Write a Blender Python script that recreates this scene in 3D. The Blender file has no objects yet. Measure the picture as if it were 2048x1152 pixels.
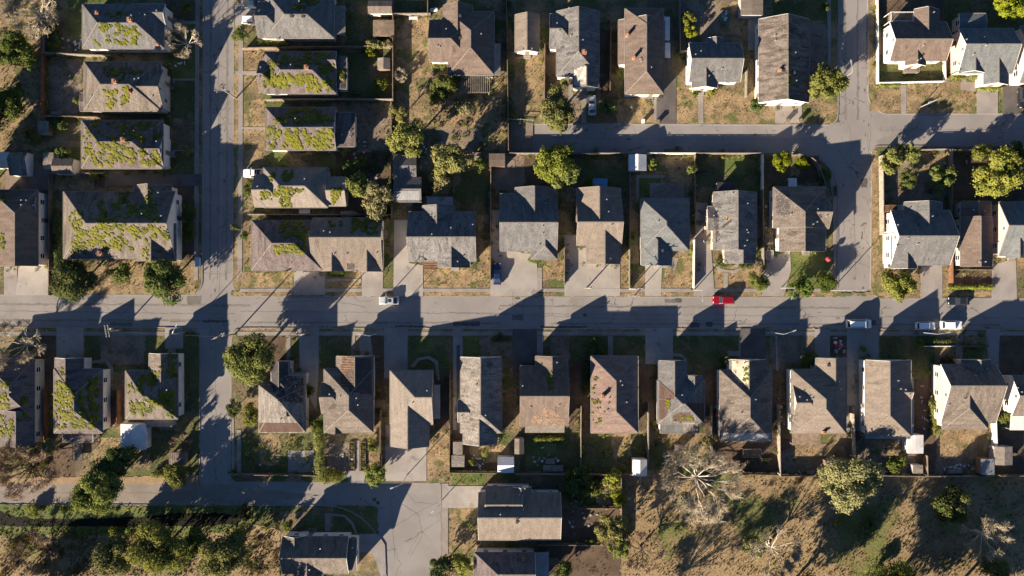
import bpy, bmesh, math, random
import numpy as np
from mathutils import Vector, Matrix
from mathutils.geometry import tessellate_polygon

# ------------------------------------------------------------------ camera, sky, sun, exposure
CAM_H = 160.0            # camera height above the ground (m)
PPM = 9.0                # photograph pixels per metre on the ground
SUN_EL = 18.0            # degrees
SHADOW_AZ = 42.5         # shadows fall this many degrees clockwise of +Y
SC = bpy.context.scene
C = SC.collection
cam_d = bpy.data.cameras.new("camera")
cam = bpy.data.objects.new("camera", cam_d)
C.objects.link(cam)
cam.location = (0, 0, CAM_H)
cam.rotation_euler = (0, 0, 0)
cam_d.sensor_width = 36.0
cam_d.lens = 36.0 * CAM_H / (2048 / PPM)
cam_d.clip_start = 1.0
cam_d.clip_end = 3000.0
SC.camera = cam

world = bpy.data.worlds.new("World")
SC.world = world
world.use_nodes = True
wn = world.node_tree.nodes
bg = wn["Background"]
sky = wn.new("ShaderNodeTexSky")
sky.sky_type = 'NISHITA'
sky.sun_disc = False
sky.sun_elevation = math.radians(SUN_EL)
sky.sun_rotation = math.radians(180 + SHADOW_AZ)
sky.air_density = 1.0
sky.dust_density = 0.3
sky.ozone_density = 6.0
world.node_tree.links.new(sky.outputs[0], bg.inputs[0])
bg.inputs[1].default_value = 0.036

sun_d = bpy.data.lights.new("sun", 'SUN')
sun_d.energy = 5.0
sun_d.angle = math.radians(0.5)
sun_d.color = (1.0, 0.85, 0.66)
sun = bpy.data.objects.new("sun", sun_d)
C.objects.link(sun)
_el, _az = math.radians(SUN_EL), math.radians(SHADOW_AZ)
_dir = Vector((math.sin(_az) * math.cos(_el), math.cos(_az) * math.cos(_el), -math.sin(_el)))
sun.rotation_euler = _dir.to_track_quat('-Z', 'Y').to_euler()
sun.location = (-60, -60, 90)

SC.view_settings.view_transform = 'Standard'
SC.view_settings.look = 'None'
SC.view_settings.exposure = 1.95
SC.view_settings.gamma = 1.0

R = random.Random(11)


# ------------------------------------------------------------------ helpers
def P(px, py, z=0.0):
    """photo pixel -> world x, y of the point at height z seen there"""
    k = (CAM_H - z) / CAM_H / PPM
    return ((px - 1024) * k, (576 - py) * k)


def tag(o, label=None, cat=None, group=None, kind=None):
    if label: o['label'] = label
    if cat: o['category'] = cat
    if group: o['group'] = group
    if kind: o['kind'] = kind
    return o


def empty(name, loc, label, cat, group=None, rz=0.0):
    o = bpy.data.objects.new(name, None)
    o.empty_display_size = 0.5
    C.objects.link(o)
    o.location = loc
    o.rotation_euler = (0, 0, rz)
    return tag(o, label, cat, group)


def link(name, me, parent=None, loc=None):
    o = bpy.data.objects.new(name, me)
    C.objects.link(o)
    if parent is not None: o.parent = parent
    if loc is not None: o.location = loc
    return o


class MB:
    """collects shapes for one mesh object"""
    def __init__(s): s.v = []; s.f = []
    def face(s, pts):
        n = len(s.v); s.v += [tuple(p) for p in pts]; s.f.append(tuple(range(n, n + len(pts))))
    def add(s, vs, fs):
        n = len(s.v); s.v += [tuple(p) for p in vs]; s.f += [tuple(i + n for i in f) for f in fs]
    def box(s, x0, y0, z0, x1, y1, z1):
        s.add([(x0, y0, z0), (x1, y0, z0), (x1, y1, z0), (x0, y1, z0), (x0, y0, z1), (x1, y0, z1), (x1, y1, z1), (x0, y1, z1)],
              [(3, 2, 1, 0), (4, 5, 6, 7), (0, 1, 5, 4), (1, 2, 6, 5), (2, 3, 7, 6), (3, 0, 4, 7)])
    def bar(s, a, b, w, h, up=(0, 0, 1)):
        """box of width w, height h whose axis runs a -> b"""
        a = Vector(a); b = Vector(b); d = (b - a)
        if d.length < 1e-6: return
        d.normalize(); u = Vector(up); sd = d.cross(u)
        if sd.length < 1e-4: sd = d.cross(Vector((1, 0, 0)))
        sd.normalize(); u = sd.cross(d)
        sd *= w / 2; u *= h / 2
        s.add([a - sd - u, a + sd - u, a + sd + u, a - sd + u, b - sd - u, b + sd - u, b + sd + u, b - sd + u],
              [(0, 1, 2, 3), (7, 6, 5, 4), (0, 4, 5, 1), (1, 5, 6, 2), (2, 6, 7, 3), (3, 7, 4, 0)])
    def tube(s, pts, rad, n=6, cap=True):
        pts = [Vector(p) for p in pts]
        base = len(s.v)
        for i, p in enumerate(pts):
            d = (pts[min(i + 1, len(pts) - 1)] - pts[max(i - 1, 0)]).normalized()
            a = d.cross(Vector((0, 0, 1)))
            if a.length < 1e-3: a = d.cross(Vector((1, 0, 0)))
            a.normalize(); b = d.cross(a)
            r = rad[i] if isinstance(rad, (list, tuple)) else rad
            for k in range(n):
                t = 2 * math.pi * k / n
                s.v.append(tuple(p + a * (r * math.cos(t)) + b * (r * math.sin(t))))
        for i in range(len(pts) - 1):
            for k in range(n):
                k2 = (k + 1) % n
                s.f.append((base + i * n + k, base + i * n + k2, base + (i + 1) * n + k2, base + (i + 1) * n + k))
        if cap:
            s.f.append(tuple(base + k for k in range(n))[::-1])
            s.f.append(tuple(base + (len(pts) - 1) * n + k for k in range(n)))
    def build(s, name, mat, parent=None, loc=None, org=(0, 0, 0), recalc=False, smooth=False):
        me = bpy.data.meshes.new(name)
        ox, oy, oz = org
        me.from_pydata([(x - ox, y - oy, z - oz) for x, y, z in s.v], [], s.f)
        if recalc:
            bm = bmesh.new(); bm.from_mesh(me)
            bmesh.ops.recalc_face_normals(bm, faces=bm.faces[:]); bm.to_mesh(me); bm.free()
        for m in (mat if isinstance(mat, list) else [mat]): me.materials.append(m)
        if smooth:
            me.polygons.foreach_set('use_smooth', [True] * len(me.polygons))
        me.update()
        return link(name, me, parent, loc)


# ------------------------------------------------------------------ materials
MATS = {}


def srf(name, c1, c2=None, scale=0.3, fine=6.0, famt=0.35, bump=0.3, rough=0.9, c3=None, t3=0.62, s3=0.15, stretch=None, spec=0.2, metal=0.0,
        detail=4.0, lo=0.35, hi=0.65, bdist=0.05):
    """procedural surface: two colours in soft patches, a third in rarer ones, fine grain and bump, all in world metres"""
    if name in MATS: return MATS[name]
    m = bpy.data.materials.new(name); m.use_nodes = True
    nt = m.node_tree; N = nt.nodes; L = nt.links
    b = N['Principled BSDF']
    b.inputs['Roughness'].default_value = rough
    b.inputs['Metallic'].default_value = metal
    b.inputs['Specular IOR Level'].default_value = spec
    g = N.new('ShaderNodeNewGeometry')
    mp = N.new('ShaderNodeMapping'); L.new(g.outputs['Position'], mp.inputs[0])
    if stretch: mp.inputs['Scale'].default_value = stretch
    def noise(sc, det=detail, src=mp.outputs[0], ro=0.6):
        n = N.new('ShaderNodeTexNoise'); n.inputs['Scale'].default_value = sc; n.inputs['Detail'].default_value = det
        n.inputs['Roughness'].default_value = ro
        L.new(src, n.inputs['Vector']); return n.outputs[0]
    def mix(fac, a, bb, mode='MIX'):
        x = N.new('ShaderNodeMix'); x.data_type = 'RGBA'; x.blend_type = mode
        if hasattr(fac, 'is_linked'): L.new(fac, x.inputs[0])
        else: x.inputs[0].default_value = fac
        for v, i in ((a, 6), (bb, 7)):
            if hasattr(v, 'is_linked'): L.new(v, x.inputs[i])
            else: x.inputs[i].default_value = (*v, 1)
        return x.outputs[2]
    def ramp(src, a, bb):
        r = N.new('ShaderNodeMapRange'); r.inputs[1].default_value = a; r.inputs[2].default_value = bb
        r.interpolation_type = 'SMOOTHSTEP'
        L.new(src, r.inputs[0]); return r.outputs[0]
    col = mix(ramp(noise(scale), lo, hi), c1, c2 or c1)
    if c3: col = mix(ramp(noise(s3, 6.0), t3, t3 + 0.08), col, c3)
    fn = noise(fine, 5.0, g.outputs['Position'], 0.7)
    r = N.new('ShaderNodeMapRange'); r.inputs[1].default_value = 0.25; r.inputs[2].default_value = 0.75
    r.inputs[3].default_value = 1 - famt; r.inputs[4].default_value = 1 + famt
    L.new(fn, r.inputs[0])
    v = N.new('ShaderNodeVectorMath'); v.operation = 'SCALE'; L.new(col, v.inputs[0]); L.new(r.outputs[0], v.inputs['Scale'])
    L.new(v.outputs[0], b.inputs['Base Color'])
    if bump:
        bp = N.new('ShaderNodeBump'); bp.inputs['Strength'].default_value = bump; bp.inputs['Distance'].default_value = bdist
        L.new(fn, bp.inputs['Height']); L.new(bp.outputs[0], b.inputs['Normal'])
    m['col'] = v.name
    MATS[name] = m
    return m


def add_wave(m, axis, period, amt=0.25, bump=0.5):
    """ribs / boards of one period along world axis: darkens the grooves and bumps"""
    nt = m.node_tree; N = nt.nodes; L = nt.links; b = N['Principled BSDF']
    g = N.new('ShaderNodeNewGeometry')
    w = N.new('ShaderNodeTexWave'); w.wave_type = 'BANDS'; w.bands_direction = axis
    w.inputs['Scale'].default_value = 2 * math.pi / 20 / period * 1.0
    w.inputs['Distortion'].default_value = 0.6
    L.new(g.outputs['Position'], w.inputs['Vector'])
    src = b.inputs['Base Color'].links[0].from_socket
    r = N.new('ShaderNodeMapRange'); r.inputs[3].default_value = 1 - amt; r.inputs[4].default_value = 1.05
    L.new(w.outputs['Fac'], r.inputs[0])
    v = N.new('ShaderNodeVectorMath'); v.operation = 'SCALE'
    L.new(src, v.inputs[0]); L.new(r.outputs[0], v.inputs['Scale']); L.new(v.outputs[0], b.inputs['Base Color'])
    return m


def road_mat():
    m = srf('asphalt', (0.185, 0.170, 0.162), (0.220, 0.202, 0.191), scale=0.12, fine=9, famt=0.12, bump=0.15, rough=0.85,
            c3=(0.175, 0.161, 0.147), t3=0.60, s3=0.10)
    nt = m.node_tree; N = nt.nodes; L = nt.links; b = N['Principled BSDF']
    g = N.new('ShaderNodeNewGeometry')
    def math_(op, a, bb=None, c=None):
        x = N.new('ShaderNodeMath'); x.operation = op
        for i, v in enumerate((a, bb, c)):
            if v is None: continue
            if hasattr(v, 'is_linked'): L.new(v, x.inputs[i])
            else: x.inputs[i].default_value = v
        return x.outputs[0]
    nz = N.new('ShaderNodeTexNoise'); nz.inputs['Scale'].default_value = 0.7; nz.inputs['Detail'].default_value = 6
    L.new(g.outputs['Position'], nz.inputs['Vector'])
    off = N.new('ShaderNodeVectorMath'); off.operation = 'MULTIPLY_ADD'
    L.new(nz.outputs['Color'], off.inputs[0]); off.inputs[1].default_value = (2.2, 2.2, 0); L.new(g.outputs['Position'], off.inputs[2])
    vo = N.new('ShaderNodeTexVoronoi'); vo.feature = 'DISTANCE_TO_EDGE'; vo.inputs['Scale'].default_value = 0.16
    L.new(off.outputs[0], vo.inputs['Vector'])
    mask = N.new('ShaderNodeTexNoise'); mask.inputs['Scale'].default_value = 0.13; mask.inputs['Detail'].default_value = 3
    L.new(g.outputs['Position'], mask.inputs['Vector'])
    crack = math_('LESS_THAN', vo.outputs['Distance'], 0.008)
    crack = math_('MULTIPLY', crack, math_('GREATER_THAN', mask.outputs[0], 0.56))
    # blotchy dark repair spots
    sp = N.new('ShaderNodeTexNoise'); sp.inputs['Scale'].default_value = 0.55; sp.inputs['Detail'].default_value = 7; sp.inputs['Roughness'].default_value = 0.65
    L.new(g.outputs['Position'], sp.inputs['Vector'])
    spot = math_('GREATER_THAN', sp.outputs[0], 0.70)
    dark = math_('MAXIMUM', math_('MULTIPLY', crack, 0.5), math_('MULTIPLY', spot, 0.45))
    src = b.inputs['Base Color'].links[0].from_socket
    k = math_('SUBTRACT', 1.0, dark)
    v = N.new('ShaderNodeVectorMath'); v.operation = 'SCALE'
    L.new(src, v.inputs[0]); L.new(k, v.inputs['Scale']); L.new(v.outputs[0], b.inputs['Base Color'])
    return m


def leaf_mat(name, c1, c2, trans=0.25, sc=0.8):
    if name in MATS: return MATS[name]
    m = bpy.data.materials.new(name); m.use_nodes = True
    nt = m.node_tree; N = nt.nodes; L = nt.links
    out = N['Material Output']; N.remove(N['Principled BSDF'])
    g = N.new('ShaderNodeNewGeometry')
    n = N.new('ShaderNodeTexNoise'); n.inputs['Scale'].default_value = sc; n.inputs['Detail'].default_value = 4
    L.new(g.outputs['Position'], n.inputs['Vector'])
    r = N.new('ShaderNodeMapRange'); r.inputs[1].default_value = 0.35; r.inputs[2].default_value = 0.65; L.new(n.outputs[0], r.inputs[0])
    x = N.new('ShaderNodeMix'); x.data_type = 'RGBA'; L.new(r.outputs[0], x.inputs[0])
    x.inputs[6].default_value = (*c1, 1); x.inputs[7].default_value = (*c2, 1)
    oi = N.new('ShaderNodeObjectInfo')
    hs_ = N.new('ShaderNodeHueSaturation'); L.new(x.outputs[2], hs_.inputs['Color'])
    for lo_, hi_, nm_, mul in ((.485, .52, 'Hue', 1.0), (.95, 1.25, 'Saturation', 7.31), (.9, 1.35, 'Value', 3.77)):
        f_ = N.new('ShaderNodeMath'); f_.operation = 'MULTIPLY'; f_.inputs[1].default_value = mul; L.new(oi.outputs['Random'], f_.inputs[0])
        g_ = N.new('ShaderNodeMath'); g_.operation = 'FRACT'; L.new(f_.outputs[0], g_.inputs[0])
        m_ = N.new('ShaderNodeMapRange'); m_.inputs[3].default_value = lo_; m_.inputs[4].default_value = hi_; L.new(g_.outputs[0], m_.inputs[0]); L.new(m_.outputs[0], hs_.inputs[nm_])
    d = N.new('ShaderNodeBsdfDiffuse'); t = N.new('ShaderNodeBsdfTranslucent'); ms = N.new('ShaderNodeMixShader')
    L.new(hs_.outputs[0], d.inputs[0]); L.new(hs_.outputs[0], t.inputs[0]); ms.inputs[0].default_value = trans
    L.new(d.outputs[0], ms.inputs[1]); L.new(t.outputs[0], ms.inputs[2]); L.new(ms.outputs[0], out.inputs[0])
    MATS[name] = m
    return m


def plain(name, c, rough=0.5, metal=0.0, spec=0.5, coat=0.0):
    if name in MATS: return MATS[name]
    m = srf(name, c, tuple(min(1, x * 1.08) for x in c), scale=1.5, fine=12, famt=0.05, bump=0, rough=rough, metal=metal, spec=spec)
    if coat: m.node_tree.nodes['Principled BSDF'].inputs['Coat Weight'].default_value = coat
    return m


M_ASPHALT = road_mat()
M_GROUND = srf('dry_ground', (0.204, 0.154, 0.089), (0.105, 0.083, 0.051), scale=0.2, fine=2.2, famt=0.55, bump=0.9, bdist=0.12,
               c3=(0.078, 0.092, 0.03), t3=0.49, s3=0.16, lo=0.38, hi=0.62)
M_FIELD = srf('field_grass', (0.240, 0.173, 0.094), (0.180, 0.127, 0.069), scale=0.07, fine=1.8, famt=0.34, bump=0.8, bdist=0.16,
              c3=(0.12, 0.122, 0.042), t3=0.52, s3=0.07, lo=0.4, hi=0.6)
M_DIRT = srf('bare_dirt', (0.2, 0.155, 0.115), (0.125, 0.096, 0.07), scale=0.3, fine=2.6, famt=0.45, bump=0.6, c3=(0.085, 0.082, 0.04), t3=0.56, s3=0.25)
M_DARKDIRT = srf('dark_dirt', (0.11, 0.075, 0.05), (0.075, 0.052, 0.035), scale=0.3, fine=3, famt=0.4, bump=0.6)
M_LAWN = srf('green_turf', (0.06, 0.072, 0.024), (0.1, 0.095, 0.038), scale=0.22, fine=2.4, famt=0.55, bump=0.9, bdist=0.12, c3=(0.13, 0.098, 0.058), t3=0.54, s3=0.2)
M_LUSH = srf('lush_turf', (0.066, 0.094, 0.024), (0.116, 0.121, 0.040), scale=0.3, fine=3.0, famt=0.5, bump=0.8, bdist=0.1)
M_STRAW = srf('straw_turf', (0.265, 0.189, 0.106), (0.152, 0.111, 0.063), scale=0.35, fine=2.4, famt=0.55, bump=0.9, bdist=0.12, c3=(0.100, 0.102, 0.037), t3=0.53, s3=0.28)
M_CONC = srf('concrete', (0.241, 0.222, 0.207), (0.199, 0.178, 0.166), scale=0.25, fine=4, famt=0.14, bump=0.1, c3=(0.156, 0.137, 0.128), t3=0.6, s3=0.25)
M_PALECONC = srf('pale_concrete', (0.278, 0.258, 0.237), (0.229, 0.206, 0.187), scale=0.22, fine=4, famt=0.12, bump=0.1, c3=(0.177, 0.152, 0.139), t3=0.6, s3=0.3)
M_WALK = srf('walk_concrete', (0.229, 0.209, 0.192), (0.186, 0.164, 0.148), scale=0.35, fine=5, famt=0.14, bump=0.1)
M_DRIVE_DARK = srf('old_asphalt', (0.075, 0.068, 0.066), (0.1, 0.09, 0.086), scale=0.3, fine=6, famt=0.2, bump=0.2)
M_GRAVEL = srf('gravel', (0.19, 0.15, 0.12), (0.14, 0.108, 0.085), scale=0.3, fine=5, famt=0.35, bump=0.5)
M_DITCH_SHADE = plain('ditch_water', (0.008, 0.008, 0.007), rough=0.6, spec=0.05)  # near-black paints the shade down in the ditch along with its dark water
M_BLACK = srf('tar_patch', (0.06, 0.055, 0.052), (0.085, 0.078, 0.074), scale=1.0, fine=6, famt=0.3, bump=0.1)
M_MOSS = srf('moss', (0.1, 0.096, 0.009), (0.058, 0.064, 0.008), scale=0.35, fine=4, famt=0.45, bump=0.7, bdist=0.08, c3=(0.032, 0.042, 0.007), t3=0.55, s3=0.4)
M_BRICK = srf('brick', (0.24, 0.105, 0.062), (0.3, 0.16, 0.105), scale=2, fine=9, famt=0.25, bump=0.3)
M_GLASS = plain('window_glass', (0.02, 0.025, 0.03), rough=0.08, spec=0.6)
M_WHITE = srf('white_paint', (0.66, 0.63, 0.58), (0.58, 0.55, 0.5), scale=0.5, fine=4, famt=0.08, bump=0.05, rough=0.6)
M_TRIM = srf('trim_paint', (0.26, 0.24, 0.215), (0.2, 0.18, 0.16), scale=0.5, fine=4, famt=0.15, bump=0.05, rough=0.6)
M_WOOD = srf('weathered_wood', (0.2, 0.15, 0.11), (0.13, 0.095, 0.068), scale=1.2, fine=7, famt=0.3, bump=0.3)
M_GREYWOOD = srf('grey_wood', (0.2, 0.175, 0.15), (0.145, 0.125, 0.105), scale=1.2, fine=7, famt=0.3, bump=0.3)
M_REDWOOD = srf('brown_fence_wood', (0.17, 0.085, 0.045), (0.115, 0.06, 0.034), scale=1.0, fine=7, famt=0.3, bump=0.3)
M_CHAR = srf('charred_wood', (0.035, 0.03, 0.03), (0.075, 0.06, 0.055), scale=1.2, fine=5, famt=0.5, bump=0.6, c3=(0.17, 0.10, 0.075), t3=0.58, s3=1.6)
M_FELT = srf('roofing_felt', (0.035, 0.033, 0.036), (0.055, 0.05, 0.052), scale=0.6, fine=5, famt=0.3, bump=0.2)
M_METAL = add_wave(srf('sheet_metal', (0.260, 0.267, 0.273), (0.211, 0.211, 0.214), scale=0.5, fine=4, famt=0.12, bump=0.1, rough=0.45, metal=0.3, c3=(0.149, 0.124, 0.105), t3=0.63, s3=0.6), 'X', 0.35)
M_WMETAL = srf('white_metal', (0.52, 0.52, 0.52), (0.44, 0.43, 0.42), scale=0.5, fine=4, famt=0.1, bump=0.1, rough=0.5, c3=(0.32, 0.28, 0.24), t3=0.64, s3=0.6)
M_BARK = srf('bark', (0.085, 0.066, 0.05), (0.06, 0.045, 0.033), scale=2, fine=8, famt=0.4, bump=0.6)
M_RIDGE = srf('ridge_cap', (0.2, 0.175, 0.15), (0.15, 0.13, 0.11), scale=1.5, fine=5, famt=0.3, bump=0.2)
M_PALEBARK = srf('pale_bark', (0.48, 0.43, 0.36), (0.38, 0.33, 0.27), scale=1, fine=6, famt=0.25, bump=0.3)
M_TWIG = srf('twigs', (0.341, 0.290, 0.209), (0.265, 0.216, 0.147), scale=0.6, fine=5, famt=0.3, bump=0)
M_BROWNTWIG = srf('brown_twigs', (0.27, 0.19, 0.125), (0.2, 0.135, 0.085), scale=0.6, fine=5, famt=0.3, bump=0)
M_POLE = srf('pole_wood', (0.3, 0.26, 0.21), (0.22, 0.185, 0.15), scale=1, fine=6, famt=0.2, bump=0.2)
M_POLEMETAL = plain('galvanised_steel', (0.5, 0.5, 0.5), rough=0.4, metal=0.6)
M_BLUETARP = plain('blue_tarp', (0.08, 0.2, 0.36), rough=0.5)
M_RED = plain('red_fabric', (0.55, 0.02, 0.03), rough=0.6)
M_TYRE = plain('tyre_rubber', (0.02, 0.02, 0.02), rough=0.9)
M_RIM = plain('wheel_alloy', (0.4, 0.4, 0.4), rough=0.3, metal=0.8)
M_LAMP = plain('headlight_lens', (0.75, 0.75, 0.72), rough=0.15)
M_TAIL = plain('taillight_lens', (0.35, 0.01, 0.01), rough=0.2)
LEAF = {
    'green': leaf_mat('leaf_green', (0.115, 0.13, 0.042), (0.165, 0.165, 0.06)),
    'dark': leaf_mat('leaf_dark', (0.065, 0.085, 0.028), (0.095, 0.108, 0.04)),
    'yellow': leaf_mat('leaf_yellow', (0.115, 0.135, 0.03), (0.15, 0.155, 0.042)),
    'olive': leaf_mat('leaf_olive', (0.15, 0.14, 0.065), (0.2, 0.178, 0.09)),
    'brown': leaf_mat('leaf_brown', (0.105, 0.078, 0.036), (0.075, 0.068, 0.026)),
}
ROOFC = {  # real shingle colours
    'grey': ((0.122, 0.119, 0.119), (0.088, 0.085, 0.085)),
    'greybrown': ((0.142, 0.119, 0.103), (0.099, 0.083, 0.071)),
    'brown': ((0.133, 0.101, 0.085), (0.099, 0.075, 0.062)),
    'tan': ((0.168, 0.139, 0.116), (0.131, 0.108, 0.091)),
    'sand': ((0.194, 0.165, 0.141), (0.159, 0.135, 0.116)),
    'pink': ((0.185, 0.133, 0.114), (0.136, 0.096, 0.083)),
    'bluegrey': ((0.125, 0.131, 0.134), (0.096, 0.101, 0.105)),
    'pale': ((0.198, 0.176, 0.158), (0.120, 0.107, 0.096)),
    'purple': ((0.127, 0.103, 0.100), (0.088, 0.071, 0.069)),
    'streak': ((0.146, 0.122, 0.107), (0.076, 0.063, 0.054)),
    'dark': ((0.073, 0.066, 0.065), (0.053, 0.048, 0.048)),
    'patch': ((0.090, 0.057, 0.046), (0.065, 0.043, 0.036)),
    'slate': ((0.142, 0.136, 0.134), (0.090, 0.086, 0.085)),
}


def roof_mat(kind, axis):
    """axis: 'x' ridge along x, so rain streaks run along y"""
    st = (1.6, 0.25, 1) if axis == 'x' else (0.25, 1.6, 1)
    c1, c2 = ROOFC[kind]
    rough = {'pale': 0.7, 'streak': 0.6, 'greybrown': 0.6, 'slate': .65, 'purple': .6, 'grey': .5, 'pink': .5}.get(kind, 0.42)
    return srf('shingle_%s_%s' % (kind, axis), c1, c2, scale=0.7, fine=3.6, famt=rough, bump=0.6, rough=0.95, spec=0.1, bdist=0.07,
               stretch=st, c3=tuple(x * 0.72 for x in c2), t3=0.57 if kind in ('pale', 'streak', 'greybrown', 'slate', 'purple') else 0.63, s3=0.5)


WALLC = {
    'white': ((0.62, 0.58, 0.53), (0.55, 0.51, 0.46)), 'cream': ((0.52, 0.46, 0.38), (0.46, 0.4, 0.33)),
    'pinkish': ((0.5, 0.385, 0.33), (0.45, 0.34, 0.29)), 'grey': ((0.36, 0.34, 0.32), (0.3, 0.28, 0.27)),
    'tan': ((0.37, 0.31, 0.255), (0.31, 0.26, 0.215)), 'brick': ((0.3, 0.16, 0.11), (0.24, 0.12, 0.08)), 'brown': ((0.2, 0.13, 0.09), (0.16, 0.1, 0.07)),
}


def wall_mat(k):
    return srf('siding_' + k, *WALLC[k], scale=0.6, fine=5, famt=0.1, bump=0.1, rough=0.8)

# ------------------------------------------------------------------ the setting's sheets
def fillet(pts, rad):
    """rounded polyline / polygon corner points; rad: {index: pixels}"""
    out = []
    for i, p in enumerate(pts):
        r = rad.get(i, 0)
        if not r: out.append(p); continue
        p = Vector(p); a = Vector(pts[i - 1]); b = Vector(pts[(i + 1) % len(pts)])
        da = (a - p).normalized(); db = (b - p).normalized()
        ang = da.angle(db); t = r / math.tan(ang / 2)
        c = p + (da + db).normalized() * (r / math.sin(ang / 2))
        s = p + da * t; e = p + db * t
        a0 = math.atan2(s.y - c.y, s.x - c.x); a1 = math.atan2(e.y - c.y, e.x - c.x)
        d = (a1 - a0 + math.pi) % (2 * math.pi) - math.pi
        n = 10
        out += [(c.x + r * math.cos(a0 + d * k / n), c.y + r * math.sin(a0 + d * k / n)) for k in range(n + 1)]
    return out


def rough_edge(pts, step, amp, rnd):
    out = []
    for i, p in enumerate(pts):
        q = pts[(i + 1) % len(pts)]
        l = math.hypot(q[0] - p[0], q[1] - p[1]); n = max(1, int(l / step))
        for k in range(n):
            t = k / n
            out.append((p[0] + (q[0] - p[0]) * t + rnd.uniform(-amp, amp), p[1] + (q[1] - p[1]) * t + rnd.uniform(-amp, amp)))
    return out


def sheet(name, pts, z, mat, thick=0.0, jag=0, holes=None, kind='structure', step=8):
    """flat ground sheet from photo pixels"""
    if jag: pts = rough_edge(pts, step, jag, R)
    loops = [[P(x, y, z) for x, y in pts]] + [[P(x, y, z) for x, y in h] for h in (holes or [])]
    tri = tessellate_polygon([[Vector((x, y, 0)) for x, y in l] for l in loops])
    vs = [(x, y, z) for l in loops for x, y in l]
    fs = [t for t in tri]
    mb = MB(); mb.add(vs, fs)
    if thick:
        n = len(loops[0])
        for i in range(n):
            a = loops[0][i]; b = loops[0][(i + 1) % n]
            mb.face([(*a, z - thick), (*b, z - thick), (*b, z), (*a, z)])
    o = mb.build(name, mat)
    me = o.data
    for p in me.polygons:
        if abs(p.normal.z) > 0.5 and p.normal.z < 0: p.flip()
    me.update()
    return tag(o, kind=kind)


def rect(x0, y0, x1, y1):
    return [(x0, y0), (x1, y0), (x1, y1), (x0, y1)]


BLOCKED = []      # pixel rectangles where no grass grows


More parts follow.
